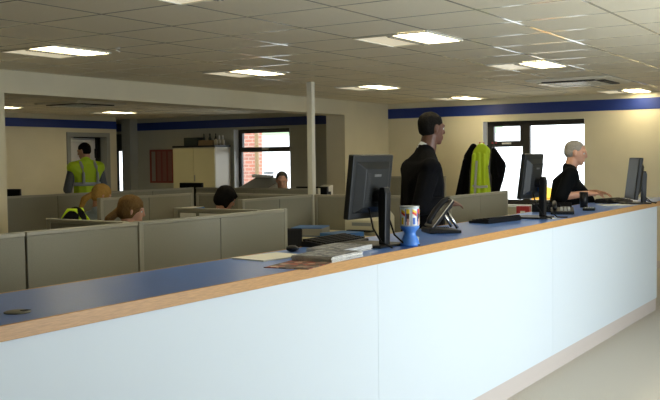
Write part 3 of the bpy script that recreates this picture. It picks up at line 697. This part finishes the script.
def make_keyboard():
    t = thing('keyboard', '', 'keyboard', (0, 0, 0), 0, 'black keyboards on the counter')
    bm = bmesh.new(); bm_prism(bm, [(-0.08, 0.001), (0.08, 0.001), (0.08, 0.030), (0.06, 0.034), (-0.08, 0.016)], -0.225, 0.225); obj('case', bm, M['black'], t, 0.003)
    bm = bmesh.new()
    for r_ in range(5):
        for c in range(16):
            y = -0.062+r_*0.029; z = 0.0185+(y+0.08)*0.128
            bm_box(bm, -0.21+c*0.0265, -0.188+c*0.0265, y, y+0.024, z-0.004, z+0.006)
    obj('keys', bm, M['black'], t)
    return t
kb = make_keyboard()
KB = [((4.12, 2.635), 2, 'black keyboard beside the nearest monitor'), ((6.05, 2.52), 172, 'black keyboard left of the middle monitor'), ((8.98, 2.50), -14, 'black keyboard under the hands of the person typing')]
for i, ((x, y), a, lb) in enumerate(KB):
    if i == 0: kb.location = (x, y, ZT); kb.rotation_euler = (0, 0, D(a)); kb['label'] = lb
    else: dup(kb, (x, y, ZT), D(a), lb)

def mouse(x, y, a, lb):
    t = thing('computer_mouse', lb, 'mouse', (x, y, ZT), D(a))
    bm = bmesh.new(); hull(bm, ico((0.03, 0, 0.012), (0.02, 0.024, 0.010)), ico((-0.03, 0, 0.018), (0.028, 0.030, 0.017))); fuse('body', bm, M['black'], t, 0.004, 2)
    bm = bmesh.new(); bm_cyl(bm, (0.035, -0.004, 0.022), (0.035, 0.004, 0.022), 0.007, n=12); obj('wheel', bm, M['darkgrey'], t)
    bm = bmesh.new(); bm_tube(bm, [(0.05, 0, 0.012), (0.09, 0.01, 0.005), (0.14, 0.05, 0.004), (0.22, 0.05, 0.004)], 0.003); obj('cable', bm, M['black'], t)
mouse(3.70, 2.62, 20, 'black computer mouse behind the leaflets on the counter')

# ------------------------------------------------------------------ desk phones
def phone(x, y, a, lb):
    t = thing('desk_phone', lb, 'telephone', (x, y, ZT), D(a))
    bm = bmesh.new(); bm_prism(bm, [(-0.10, 0.001), (0.10, 0.001), (0.10, 0.018), (-0.10, 0.030)], -0.10, 0.10, 'Y'); obj('base', bm, M['black'], t, 0.004)
    tl = Matrix.Translation((-0.075, 0, 0.035)) @ Matrix.Rotation(D(-52), 4, 'Y')
    bm = bmesh.new(); bm_box(bm, 0, 0.205, -0.10, 0.10, -0.012, 0.012); f = obj('face_unit', bm, M['black'], t, 0.008, mx=tl)
    bm = bmesh.new(); bm_box(bm, 0.12, 0.185, -0.03, 0.085, 0.0122, 0.0135); obj('display', bm, mat('grey_lcd', (0.3, 0.34, 0.3), 0.25), f)
    bm = bmesh.new()
    for i in range(4):
        for j in range(3): bm_box(bm, 0.02+i*0.022, 0.035+i*0.022, -0.005+j*0.028, 0.015+j*0.028, 0.0122, 0.0155)
    obj('buttons', bm, M['silver'], f)
    bm = bmesh.new(); bm_box(bm, -0.002, 0.207, -0.104, -0.100, 0.005, 0.012); bm_box(bm, 0.205, 0.209, -0.104, 0.104, 0.005, 0.012); obj('silver_edge', bm, M['chrome'], f, 0.002)
    bm = bmesh.new(); bm_tube(bm, [(0.01, -0.065, 0.03), (0.03, -0.065, 0.042), (0.10, -0.065, 0.048), (0.17, -0.065, 0.042), (0.195, -0.065, 0.028)], 0.018, 10); obj('handset', bm, M['black'], f, smooth=True)
    bm = bmesh.new(); bm_box(bm, 0.06, 0.12, -0.04, 0.04, -0.0135, -0.0122); obj('rear_label', bm, M['silver'], f)
    for s in (-1, 1):
        bm = bmesh.new(); bm_tube(bm, [(0.02, 0.06*s, 0.135), (0.085, 0.065*s, 0.03)], 0.010, 8); obj('support_leg', bm, M['chrome'], t, smooth=True)
    bm = bmesh.new(); pts = [(-0.06+0.14*k/60, 0.12+0.012*math.cos(k*1.2), 0.012+0.012*(1+math.sin(k*1.2))/2) for k in range(61)]; bm_tube(bm, pts, 0.003, 6); obj('cord', bm, M['black'], t, smooth=True)
    return t
phone(5.05, 2.46, -48, 'black desk phone with tilted silver-edged face before the standing man')
# second, lower phone by the middle monitor
t = thing('telephone', 'low black telephone at the foot of the middle monitor', 'telephone', (7.08, 2.38, ZT), D(20))
bm = bmesh.new(); bm_prism(bm, [(-0.10, 0.001), (0.10, 0.001), (0.10, 0.05), (-0.10, 0.025)], -0.09, 0.09, 'Y'); obj('base', bm, M['black'], t, 0.005)
bm = bmesh.new(); bm_tube(bm, [(-0.10, 0.06, 0.05), (-0.07, 0.06, 0.07), (0.07, 0.06, 0.088), (0.10, 0.06, 0.07)], 0.017, 10); obj('handset', bm, M['black'], t, smooth=True)
bm = bmesh.new()
for i in range(4):
    for j in range(3): bm_box(bm, -0.06+i*0.028, -0.042+i*0.028, -0.06+j*0.028, -0.042+j*0.028, 0.03+0.0035*i, 0.044+0.0035*i)
obj('buttons', bm, M['silver'], t)

# blue collection cup with a colourful printed band
cp = thing('collection_cup', 'blue plastic goblet shaped collecting cup with colourful printed band', 'cup', (4.21, 2.232, ZT))
bm = bmesh.new(); bm_lathe(bm, [(0.052, 0.001), (0.052, 0.012), (0.046, 0.03), (0.034, 0.055), (0.030, 0.068), (0.036, 0.080), (0.050, 0.095), (0.051, 0.105), (0.0, 0.105)]); obj('base', bm, M['bluegloss'], cp, smooth=True)
bm = bmesh.new(); bm_lathe(bm, [(0.048, 0.105), (0.050, 0.205), (0.047, 0.205), (0.045, 0.115), (0.0, 0.115)]); obj('cup', bm, mat('pale_wrap', (0.62, 0.70, 0.80), 0.35), cp, smooth=True)
bm = bmesh.new(); bm_lathe(bm, [(0.0515, 0.203), (0.0515, 0.210), (0.046, 0.210), (0.046, 0.203)]); obj('rim', bm, M['silver'], cp, smooth=True)
def patch(a0, a1, z0, z1, m, name='printed_patch', sk=0.0, r_=0.0505):
    bm = bmesh.new(); n = 8; A = []; B = []
    for k in range(n+1):
        a = D(a0+(a1-a0)*k/n); A.append(bm.verts.new((r_*math.cos(a), r_*math.sin(a), z0+sk*k/n))); B.append(bm.verts.new((r_*math.cos(a), r_*math.sin(a), z1+sk*k/n)))
    for k in range(n): bm.faces.new((A[k], A[k+1], B[k+1], B[k]))
    o = obj(name, bm, m, cp); s = o.modifiers.new('s', 'SOLIDIFY'); s.thickness = 0.0008; s.offset = 1
yel = mat('yellow_print', (0.85, 0.62, 0.03), 0.5); red_ = mat('red_print', (0.75, 0.05, 0.02), 0.5); wh = mat('white_print', (0.85, 0.85, 0.85), 0.5); bl = mat('blue_print', (0.05, 0.15, 0.6), 0.5); br_ = mat('brown_print', (0.09, 0.04, 0.03), 0.5); pk = mat('pink_print', (0.7, 0.38, 0.32), 0.5)
for k in range(3):
    b0 = 150 + k*72
    patch(b0, b0+60, 0.110, 0.195, wh)
    patch(b0+2, b0+30, 0.172, 0.190, red_, sk=-0.016, r_=0.0515); patch(b0+2, b0+30, 0.184, 0.195, yel, sk=-0.014, r_=0.0518)
    patch(b0+34, b0+58, 0.165, 0.195, red_ if k % 2 else yel, r_=0.0515); patch(b0+32, b0+37, 0.112, 0.195, bl, r_=0.0516)
    patch(b0+38, b0+56, 0.130, 0.172, br_, r_=0.0518); patch(b0+42, b0+54, 0.112, 0.145, pk, r_=0.0520)
    patch(b0+4, b0+20, 0.115, 0.150, bl if k % 2 else yel, r_=0.0515)
t = thing('cable_plug', 'small white plug lying behind the blue collecting cup', 'plug', (4.42, 2.31, ZT), D(30)); box('body', (-0.03, 0.03, -0.02, 0.02, 0.001, 0.03), M['silver'], t, 0.005)
bm = bmesh.new(); bm_tube(bm, [(-0.03, 0, 0.015), (-0.08, 0.02, 0.006), (-0.13, 0.0, 0.005)], 0.004); obj('cable', bm, M['black'], t)

# leaflets
def booklets(n, x, y, a, z, sx, sy, th, cover, label, group):
    for k in range(n):
        jx, jy, ja = random.uniform(-.004, .004), random.uniform(-.004, .004), random.uniform(-1.5, 1.5)
        t = thing('booklet', label, 'booklet', (x+jx, y+jy, z+k*(th+0.0006)), D(a+ja), group)
        box('pages', (-sx/2, sx/2, -sy/2, sy/2, 0.0004, th-0.0006), M['paperedge'], t)
        box('cover', (-sx/2, sx/2, -sy/2, sy/2, th-0.0006, th), cover, t)
booklets(6, 3.50, 2.285, 4, ZT, 0.30, 0.21, 0.0038, M['cover_grey'], 'grey covered booklet in the front stack on the counter', 'booklets in the front stack')
booklets(6, 3.80, 2.41, 4, ZT, 0.30, 0.21, 0.0038, M['cover_grey'], 'grey covered booklet in the stack nearest the monitor', 'booklets in the rear stack')
t = tag(box('leaflet', (-0.15, 0.15, -0.105, 0.105, 0.0005, 0.003), M['cover_red'], mx=Matrix.Translation((3.24, 2.255, ZT)) @ Matrix.Rotation(D(10), 4, 'Z')), 'dark leaflet with red picture lying left of the booklet stacks', 'leaflet')
t = tag(box('paper_sheet', (-0.15, 0.15, -0.105, 0.105, 0.0005, 0.006), M['paper'], mx=Matrix.Translation((3.42, 2.555, ZT)) @ Matrix.Rotation(D(-8), 4, 'Z')), 'cream sheets of paper at the back edge of the counter', 'paper')
tag(box('paper_sheet', (-0.105, 0.105, -0.15, 0.15, 0.0005, 0.004), M['paper'], mx=Matrix.Translation((8.52, 2.36, ZT)) @ Matrix.Rotation(D(35), 4, 'Z')), 'white paper between the typing hands and the black mug', 'paper')
tag(box('paper_sheet', (-0.16, 0.16, -0.12, 0.12, 0.0005, 0.012), M['paper'], mx=Matrix.Translation((9.85, 2.48, ZT)) @ Matrix.Rotation(D(5), 4, 'Z')), 'stack of white paper right of the farthest monitor', 'paper')
for y, wd, lb in ((4.50, 0.15, 'cream sheet pinned to the short screen, farthest of three'), (4.27, 0.24, 'cream sheet pinned to the short screen, middle of three'), (4.03, 0.18, 'cream sheet pinned to the short screen, nearest the end post')):
    tag(box('pinned_sheet', (5.021, 5.025, y-wd/2, y+wd/2, 0.95, 1.165), M['paper']), lb, 'paper')
tag(box('paper_sheet', (-0.05, 0.05, -0.035, 0.035, 0.0005, 0.004), M['paper'], mx=Matrix.Translation((6.50, 2.27, ZT)) @ Matrix.Rotation(D(30), 4, 'Z')), 'small white card at the counter edge below the middle monitor', 'paper')
# black mug before the typing man
mg = thing('mug', 'tall black mug standing in front of the person typing', 'mug', (8.02, 2.50, ZT))
bm = bmesh.new(); bm_lathe(bm, [(0.034, 0.001), (0.038, 0.138), (0.035, 0.138), (0.031, 0.01), (0, 0.01)]); obj('cup', bm, M['black'], mg, smooth=True)
bm = bmesh.new(); bm_tube(bm, [(0.035, 0, 0.10), (0.06, 0, 0.09), (0.065, 0, 0.06), (0.055, 0, 0.035), (0.034, 0, 0.03)], 0.005); obj('handle', bm, M['black'], mg)
# clutter around the middle monitor
cl = thing('calculator', 'small dark calculator on the counter left of the black mug', 'calculator', (7.62, 2.33, ZT), D(15)); box('body', (-0.08, 0.08, -0.05, 0.05, 0.001, 0.022), M['darkgrey'], cl, 0.004)
bm = bmesh.new()
for i in range(5):
    for j in range(4): bm_box(bm, -0.07+i*0.022, -0.055+i*0.022, -0.04+j*0.02, -0.027+j*0.02, 0.0215, 0.025)
obj('buttons', bm, M['silver'], cl); box('display', (0.045, 0.07, -0.04, 0.04, 0.0215, 0.0235), mat('lcd_green', (0.3, 0.33, 0.25), 0.3), cl)
dk = thing('document_tray', 'low black document tray behind the middle monitor', 'tray', (7.40, 2.575, ZT), D(3))
bm = bmesh.new(); bm_box(bm, -0.17, 0.17, -0.12, 0.12, 0.001, 0.006); bm_box(bm, -0.17, 0.17, 0.114, 0.12, 0.006, 0.065); bm_box(bm, -0.17, -0.164, -0.12, 0.114, 0.006, 0.065); bm_box(bm, 0.164, 0.17, -0.12, 0.114, 0.006, 0.065); obj('tray', bm, M['black'], dk)
box('divider', (-0.16, 0.16, -0.11, 0.11, 0.03, 0.034), M['darkgrey'], dk)

# ------------------------------------------------------------------ desks behind the screens
def desk(x0, x1, y0, y1, label, h=0.73):
    t = thing('desk', label, 'desk', (x0, y0, 0), 0, 'beige desks')
    W_, D_ = x1-x0, y1-y0
    box('desk_top', (0, W_, 0, D_, h-0.03, h), M['desk'], t, 0.003)
    for a in (0.04, W_-0.09):
        for b in (0.04, D_-0.09): box('leg', (a, a+0.05, b, b+0.05, 0, h-0.03), M['framegrey'], t)
desk(6.50, 7.41, 3.75, 4.95, 'beige desk holding the blue folders', 0.86)
desk(10.7, 11.4, 3.6, 4.7, 'beige desk below the right window holding the red box')
desk(7.35, 8.0, 7.0, 7.88, 'beige desk facing the person with long blond hair')
fo = thing('lever_arch_file', 'blue lever arch file with labelled dark spine lying on the desk', 'folder', (6.80, 4.62, 0.861), D(20))
box('cover', (-0.16, 0.16, -0.14, 0.14, 0.0005, 0.08), M['bluefolder'], fo, 0.003); box('pages', (-0.164, 0.150, -0.143, 0.12, 0.008, 0.072), mat('grey_pages', (0.25, 0.24, 0.2), 0.8), fo)
fo2 = thing('folder', 'flat blue folder lying in front of the cream printer', 'folder', (6.78, 4.27, 0.861), D(-10)); box('cover', (-0.16, 0.16, -0.12, 0.12, 0.0005, 0.04), M['bluefolder'], fo2, 0.003); box('pages', (-0.155, 0.163, -0.115, 0.115, 0.006, 0.034), M['paper'], fo2)
pr_ = thing('printer', 'cream printer on the desk behind the nearest monitor', 'printer', (7.18, 4.22, 0.861), D(0))
bm = bmesh.new(); bm_prism(bm, [(-0.15, 0.001), (0.15, 0.001), (0.15, 0.16), (0.08, 0.21), (-0.05, 0.20), (-0.15, 0.13)], -0.18, 0.18, 'Y'); obj('body', bm, mat('cream_plastic', (0.62, 0.58, 0.42), 0.5), pr_, 0.01)
box('paper_tray', (-0.20, -0.15, -0.13, 0.13, 0.03, 0.045), M['darkgrey'], pr_); box('control_panel', (-0.153, -0.148, -0.1, 0.1, 0.08, 0.11), M['framegrey'], pr_)
t = thing('box', 'small red box on the desk left of the middle monitor', 'box', (10.90, 4.16, 0.731), D(10)); box('carton', (-0.07, 0.07, -0.08, 0.08, 0.001, 0.20), M['redcard'], t, 0.003); box('label', (-0.072, -0.0702, -0.03, 0.03, 0.08, 0.14), M['paper'], t)
# papers in trays along the perpendicular screen
bn = thing('shelf_tray', 'cream letter trays full of paper behind the front grey screens', 'tray', (4.93, 4.35, 0.0))
desk(4.25, 4.98, 3.86, 4.45, 'beige desk behind the front grey screens holding letter trays')
bn.location = (4.70, 4.20, 0.731)
for k in range(4):
    z = k*0.09
    bm = bmesh.new(); bm_box(bm, -0.12, 0.12, -0.17, 0.17, z+0.001, z+0.006); bm_box(bm, -0.12, -0.115, -0.17, 0.17, z, z+0.07); bm_box(bm, 0.115, 0.12, -0.17, 0.17, z, z+0.07); bm_box(bm, -0.12, 0.12, 0.165, 0.17, z, z+0.092)
    tr = obj('tray', bm, M['screen_trim'], bn); box('paper_stack', (-0.11, 0.11, -0.16, 0.16, z+0.007, z+0.045), M['paper'], tr)
# books on the far desk (red and dark blue spines)
BX = [((7.02, 6.10), 'redcard', 'dark red book standing beside the blue books'), ((7.02, 6.06), 'bluefolder', 'dark blue book standing beside the red book'), ((7.02, 6.02), 'bluefolder', 'second dark blue book standing beside the red book')]
desk(7.0, 7.38, 6.05, 6.52, 'beige desk with standing books by the middle cubicle')
for i, ((x, y), c, lb) in enumerate([((7.16, 6.42), 'redcard', 'dark red binder standing behind the brown-haired person'), ((7.16, 6.33), 'bluefolder', 'dark blue binder standing next to the red binder')]):
    t = thing('binder', lb, 'binder', (x, y, 0.731)); box('cover', (-0.13, 0.13, -0.035, 0.035, 0.001, 0.33), M[c], t, 0.003); box('pages', (-0.128, 0.125, -0.028, 0.028, 0.005, 0.332), M['paper'], t)

# monitors on the back desks that just show above the screens
def back_monitor(x, y, ztop, a, wdt, lb, fl=0.0):
    t = thing('computer_monitor', lb, 'monitor', (x, y, 0), D(a), 'monitors in the back office')
    z0 = 0.731
    box('casing', (-0.02, 0.02, -wdt/2, wdt/2, ztop-0.33, ztop), M['black'], t, 0.006); box('display', (0.0202, 0.0212, -wdt/2+0.015, wdt/2-0.015, ztop-0.31, ztop-0.015), M['lcd'], t)
    bm = bmesh.new(); bm_cyl(bm, (-0.03, 0, z0+0.012), (-0.03, 0, ztop-0.15), 0.02); obj('stand', bm, M['black'], t)
    bm = bmesh.new(); bm_cyl(bm, (-0.03, 0, z0), (-0.03, 0, z0+0.012), 0.11, n=24); obj('base', bm, M['black'], t)
desk(9.6, 10.3, 7.9, 9.6, 'beige desk in front of the cream cupboard')
back_monitor(9.75, 8.66, 1.235, 180, 0.42, 'black monitor top showing in front of the cream cupboard doors')
desk(6.15, 7.05, 8.2, 9.6, 'beige desk at the far left behind the long grey screen')
back_monitor(6.60, 8.80, 1.25, 215, 0.56, 'black monitor top at far left above the long grey screen')
desk(9.05, 9.35, 5.6, 6.45, 'narrow beige desk by the slim post')
back_monitor(9.2, 6.22, 1.215, 180, 0.46, 'black monitor top right of the grey-haired person by the window')

# ------------------------------------------------------------------ back office furniture
cb = thing('cupboard', 'tall cream metal double-door cupboard left of the office window', 'cupboard', (13.22, 11.66, 0))
bm = bmesh.new(); bm_box(bm, 0, 0.45, -0.53, 0.53, 0, 1.80); obj('body', bm, M['creamside'], cb, 0.004)
for s in (-1, 1):
    d_ = box('door', (-0.02, -0.001, min(0.004*s, 0.525*s), max(0.004*s, 0.525*s), 0.04, 1.78), M['cream'], cb, 0.003)
    box('handle', (-0.035, -0.021, 0.03*s-0.008, 0.03*s+0.008, 0.95+0.2, 1.27), M['framegrey'], d_) if s < 0 else None
box('top_panel', (-0.022, 0.46, -0.535, 0.535, 1.80, 1.835), M['darkgrey'], cb)
t = tag(box('box', (-0.12, 0.12, -0.17, 0.17, 0.001, 0.16), M['darkgreen'], None, 0.01, Matrix.Translation((13.45, 11.85, 1.836))), 'black box on the left of the cream cupboard top', 'box')
t = thing('basket', 'brown open basket on the cream cupboard top', 'basket', (13.42, 11.43, 1.836)); bm = bmesh.new(); bm_box(bm, -0.13, 0.13, -0.18, 0.18, 0.001, 0.01)
for q in ((-0.13, 0.13, -0.18, -0.17), (-0.13, 0.13, 0.17, 0.18), (-0.13, -0.12, -0.17, 0.17), (0.12, 0.13, -0.17, 0.17)): bm_box(bm, *q, 0.01, 0.10)
obj('tray', bm, M['brown'], t)
for i in range(4):
    q = thing('bottle', 'dark bottle standing in the brown basket on the cupboard', 'bottle', (13.42+(i % 2)*0.08-0.04, 11.54-i*0.075, 1.847), 0, 'dark bottles in the basket')
    bm = bmesh.new(); bm_lathe(bm, [(0.028, 0), (0.028, 0.12), (0.012, 0.16), (0.012, 0.20), (0, 0.20)], 14); obj('body', bm, M['darkgreen'], q, smooth=True); bm = bmesh.new(); bm_lathe(bm, [(0.014, 0.195), (0.014, 0.215), (0, 0.215)], 12); obj('cap', bm, M['black'], q)
for i in range(3):
    q = thing('spray_bottle', 'pale plastic bottle on the right end of the cupboard top', 'bottle', (13.33+i*0.09, 11.205-i*0.012, 1.836), 0, 'pale bottles on the cupboard')
    bm = bmesh.new(); bm_lathe(bm, [(0.032, 0), (0.032, 0.09), (0.014, 0.12), (0, 0.12)], 14); obj('body', bm, M['creamside'], q, smooth=True); bm = bmesh.new(); bm_lathe(bm, [(0.014, 0.12), (0.016, 0.17), (0.010, 0.19), (0, 0.19)], 12); obj('trigger_head', bm, M['white'] if i else M['darkgrey'], q)
# red planner board
pb = thing('planner_board', 'dark red framed wall planner left of the cream cupboard', 'board', (XW2-0.001, 12.86, 1.44))
box('backing', (-0.012, 0, -0.42, 0.42, -0.34, 0.34), M['redsign'], pb)
for k in range(5):
    box('card_column', (-0.015, -0.0122, 0.36-k*0.15-0.10, 0.36-k*0.15, -0.30, 0.30), mat('planner_column', (0.30, 0.28, 0.25) if k == 0 else (0.26, 0.12, 0.11), 0.6) if k < 2 else bpy.data.materials['planner_column.001'], pb)
# photocopier by the window
pc = thing('photocopier', 'grey photocopier with its lid raised in front of the left office window', 'photocopier', (12.35, 9.38, 0), D(180))
bm = bmesh.new(); bm_box(bm, -0.30, 0.30, -0.36, 0.36, 0, 0.98); obj('body', bm, M['white'], pc, 0.01)
for k in range(3): box('paper_drawer', (0.301, 0.312, -0.33, 0.33, 0.08+k*0.2, 0.26+k*0.2), M['framegrey'], pc, 0.004)
bm = bmesh.new(); bm_box(bm, -0.29, 0.29, -0.35, 0.35, 0.98, 1.03); obj('scanner_bed', bm, M['darkgrey'], pc)
bm = bmesh.new(); bm_prism(bm, [(-0.28, 1.031), (0.28, 1.031), (0.28, 1.055), (-0.26, 1.24), (-0.28, 1.24)], -0.34, 0.34, 'Y'); obj('lid', bm, M['fixture'], pc, 0.006)
lidm = Matrix.Translation((0.0, 0.0, 1.152)) @ Matrix.Rotation(math.atan2(0.185, 0.54), 4, 'Y')
box('lid_panel', (-0.24, 0.25, -0.30, 0.30, 0.002, 0.008), M['framegrey'], pc, 0, lidm)
bm = bmesh.new(); bm_prism(bm, [(-0.34, 1.241), (0.05, 1.241), (0.05, 1.28), (-0.34, 1.30)], -0.28, -0.16); obj('document_feeder', bm, M['white'], pc, 0.01)
t = tag(box('file', (-0.05, 0.05, -0.10, 0.06, 0.001, 0.03), M['bluefolder'], None, 0.004, Matrix.Translation((12.57, 9.42, 1.305))), 'blue file lying on the photocopier', 'folder')
# cream box on a ledge beyond the slim post
t = thing('telephone', 'cream telephone on the desk right of the slim post', 'telephone', (10.55, 6.92, 1.06)); t.location.z = 1.0
cbx = thing('low_cabinet', 'low grey cabinet beyond the slim post holding a cream telephone', 'cabinet', (10.55, 6.92, 0)); box('body', (-0.3, 0.3, -0.25, 0.25, 0, 0.999), M['screen_trim'], cbx, 0.004); box('door', (-0.312, -0.3005, -0.24, 0.24, 0.04, 0.97), M['framegrey'], cbx)
bm = bmesh.new(); bm_prism(bm, [(-0.09, 0.001), (0.09, 0.001), (0.09, 0.19), (-0.02, 0.17), (-0.09, 0.05)], -0.08, 0.08, 'Y'); obj('body', bm, M['post'], t, 0.006); box('handset', (-0.03, 0.02, -0.09, -0.05, 0.02, 0.10), M['darkgrey'], t)

# coat stand with coats
cs = thing('coat_stand', 'dark coat stand with hooks hidden among the coats', 'coat stand', (12.15, 5.17, 0))
bm = bmesh.new(); bm_cyl(bm, (0, 0, 0.02), (0, 0, 1.72), 0.018); obj('pole', bm, M['black'], cs)
bm = bmesh.new(); bm_lathe(bm, [(0.2, 0), (0.2, 0.015), (0.03, 0.04), (0, 0.04)]); obj('base', bm, M['black'], cs)
for k in range(4):
    a = k*PI/2+0.9; bm = bmesh.new(); bm_tube(bm, [(0, 0, 1.66), (0.09*math.cos(a), 0.09*math.sin(a), 1.68), (0.13*math.cos(a), 0.13*math.sin(a), 1.74)], 0.008); h_ = obj('hook', bm, M['black'], cs)
    bm = bmesh.new(); bmesh.ops.create_uvsphere(bm, u_segments=10, v_segments=8, radius=0.014); obj('knob', bm, M['redcard'], h_, mx=Matrix.Translation((0.13*math.cos(a), 0.13*math.sin(a), 1.75)))
def coat(name, label, cx, cy, m, hulls, folds):
    """hung garment: blended masses plus fold ridges; y grows to the left in the photo"""
    t = thing(name, label, 'coat', (cx, cy, 0))
    bm = bmesh.new()
    for h in hulls: hull(bm, *[ico((x, y, z), r) for (x, y, z, r) in h])
    for (a, b, r) in folds: cap(bm, a, r, b, r*1.3)
    fuse('body', bm, m, t, 0.009, 3)
    return t
coat('coat', 'long black coat hanging left of the yellow jacket', 12.07, 5.38, M['suit'],
     [[(0, -0.02, 1.70, (0.05, 0.05, 0.05)), (0, 0.05, 1.55, (0.07, 0.08, 0.07)), (0, -0.08, 1.55, (0.07, 0.06, 0.07))],
      [(0, 0.05, 1.55, (0.07, 0.08, 0.07)), (0, -0.08, 1.55, (0.07, 0.06, 0.07)), (0, 0.13, 0.85, (0.08, 0.07, 0.04)), (0, -0.10, 0.85, (0.08, 0.06, 0.04))]],
     [((-0.07, 0.08, 1.50), (-0.09, 0.18, 1.0), 0.035), ((-0.06, 0.0, 1.5), (-0.09, 0.03, 0.9), 0.022), ((-0.06, -0.06, 1.5), (-0.09, -0.06, 0.9), 0.022)])
coat('coat', 'dark grey coat edge hanging between the black coat and the yellow jacket', 11.96, 5.305, M['coatgrey'],
     [[(0, -0.01, 1.60, (0.04, 0.035, 0.05)), (0, 0.02, 1.35, (0.05, 0.045, 0.07)), (0, 0.04, 0.85, (0.05, 0.05, 0.04))]], [((-0.03, 0.0, 1.5), (-0.045, 0.03, 0.95), 0.018)])
hv = coat('hi_vis_jacket', 'bright yellow hi-vis jacket hanging between black coats', 11.93, 5.165, M['hivis'],
     [[(0, 0.01, 1.70, (0.05, 0.07, 0.05)), (0, 0.085, 1.62, (0.06, 0.05, 0.05)), (0, -0.07, 1.64, (0.06, 0.05, 0.05)), (0, 0.08, 1.48, (0.06, 0.06, 0.05)), (0, -0.05, 1.46, (0.06, 0.05, 0.05))],
      [(0, 0.07, 1.48, (0.06, 0.05, 0.05)), (0, -0.03, 1.46, (0.06, 0.05, 0.05)), (0, 0.09, 0.88, (0.07, 0.055, 0.04)), (0, -0.09, 0.88, (0.07, 0.055, 0.04))]],
     [((-0.06, 0.10, 1.58), (-0.08, 0.12, 1.0), 0.028), ((-0.06, 0.02, 1.6), (-0.085, 0.03, 0.95), 0.018), ((-0.06, -0.05, 1.58), (-0.085, -0.07, 0.95), 0.020)])
for y0, y1, z0, z1 in ((0.05, 0.075, 0.92, 1.50),):
    bm = bmesh.new(); bm_tube(bm, [(-0.10, y1, z0), (-0.095, (y0+y1)/2, (z0+z1)/2), (-0.078, y0, z1)], 0.017, 8); obj('reflective_band', bm, M['reflect'], hv, smooth=True)
bm = bmesh.new(); bm_tube(bm, [(-0.085, -0.115, 1.14), (-0.105, 0.0, 1.13), (-0.085, 0.125, 1.15)], 0.018, 8); obj('reflective_band', bm, M['reflect'], hv, smooth=True)
coat('coat', 'black padded coat bulging right of the yellow jacket', 12.04, 4.985, M['suit'],
     [[(0, 0.05, 1.66, (0.04, 0.03, 0.03)), (0, 0.02, 1.55, (0.07, 0.07, 0.06)), (0, -0.06, 1.42, (0.08, 0.07, 0.10)), (0, 0.03, 1.35, (0.08, 0.07, 0.08)), (0, -0.03, 1.22, (0.07, 0.06, 0.05))],
      [(0, -0.03, 1.25, (0.07, 0.06, 0.05)), (0, 0.03, 1.3, (0.06, 0.05, 0.05)), (0, 0.04, 0.95, (0.05, 0.045, 0.04))]],
     [((-0.06, 0.0, 1.5), (-0.08, -0.04, 1.28), 0.02), ((-0.06, 0.04, 1.5), (-0.08, 0.02, 1.25), 0.018)])
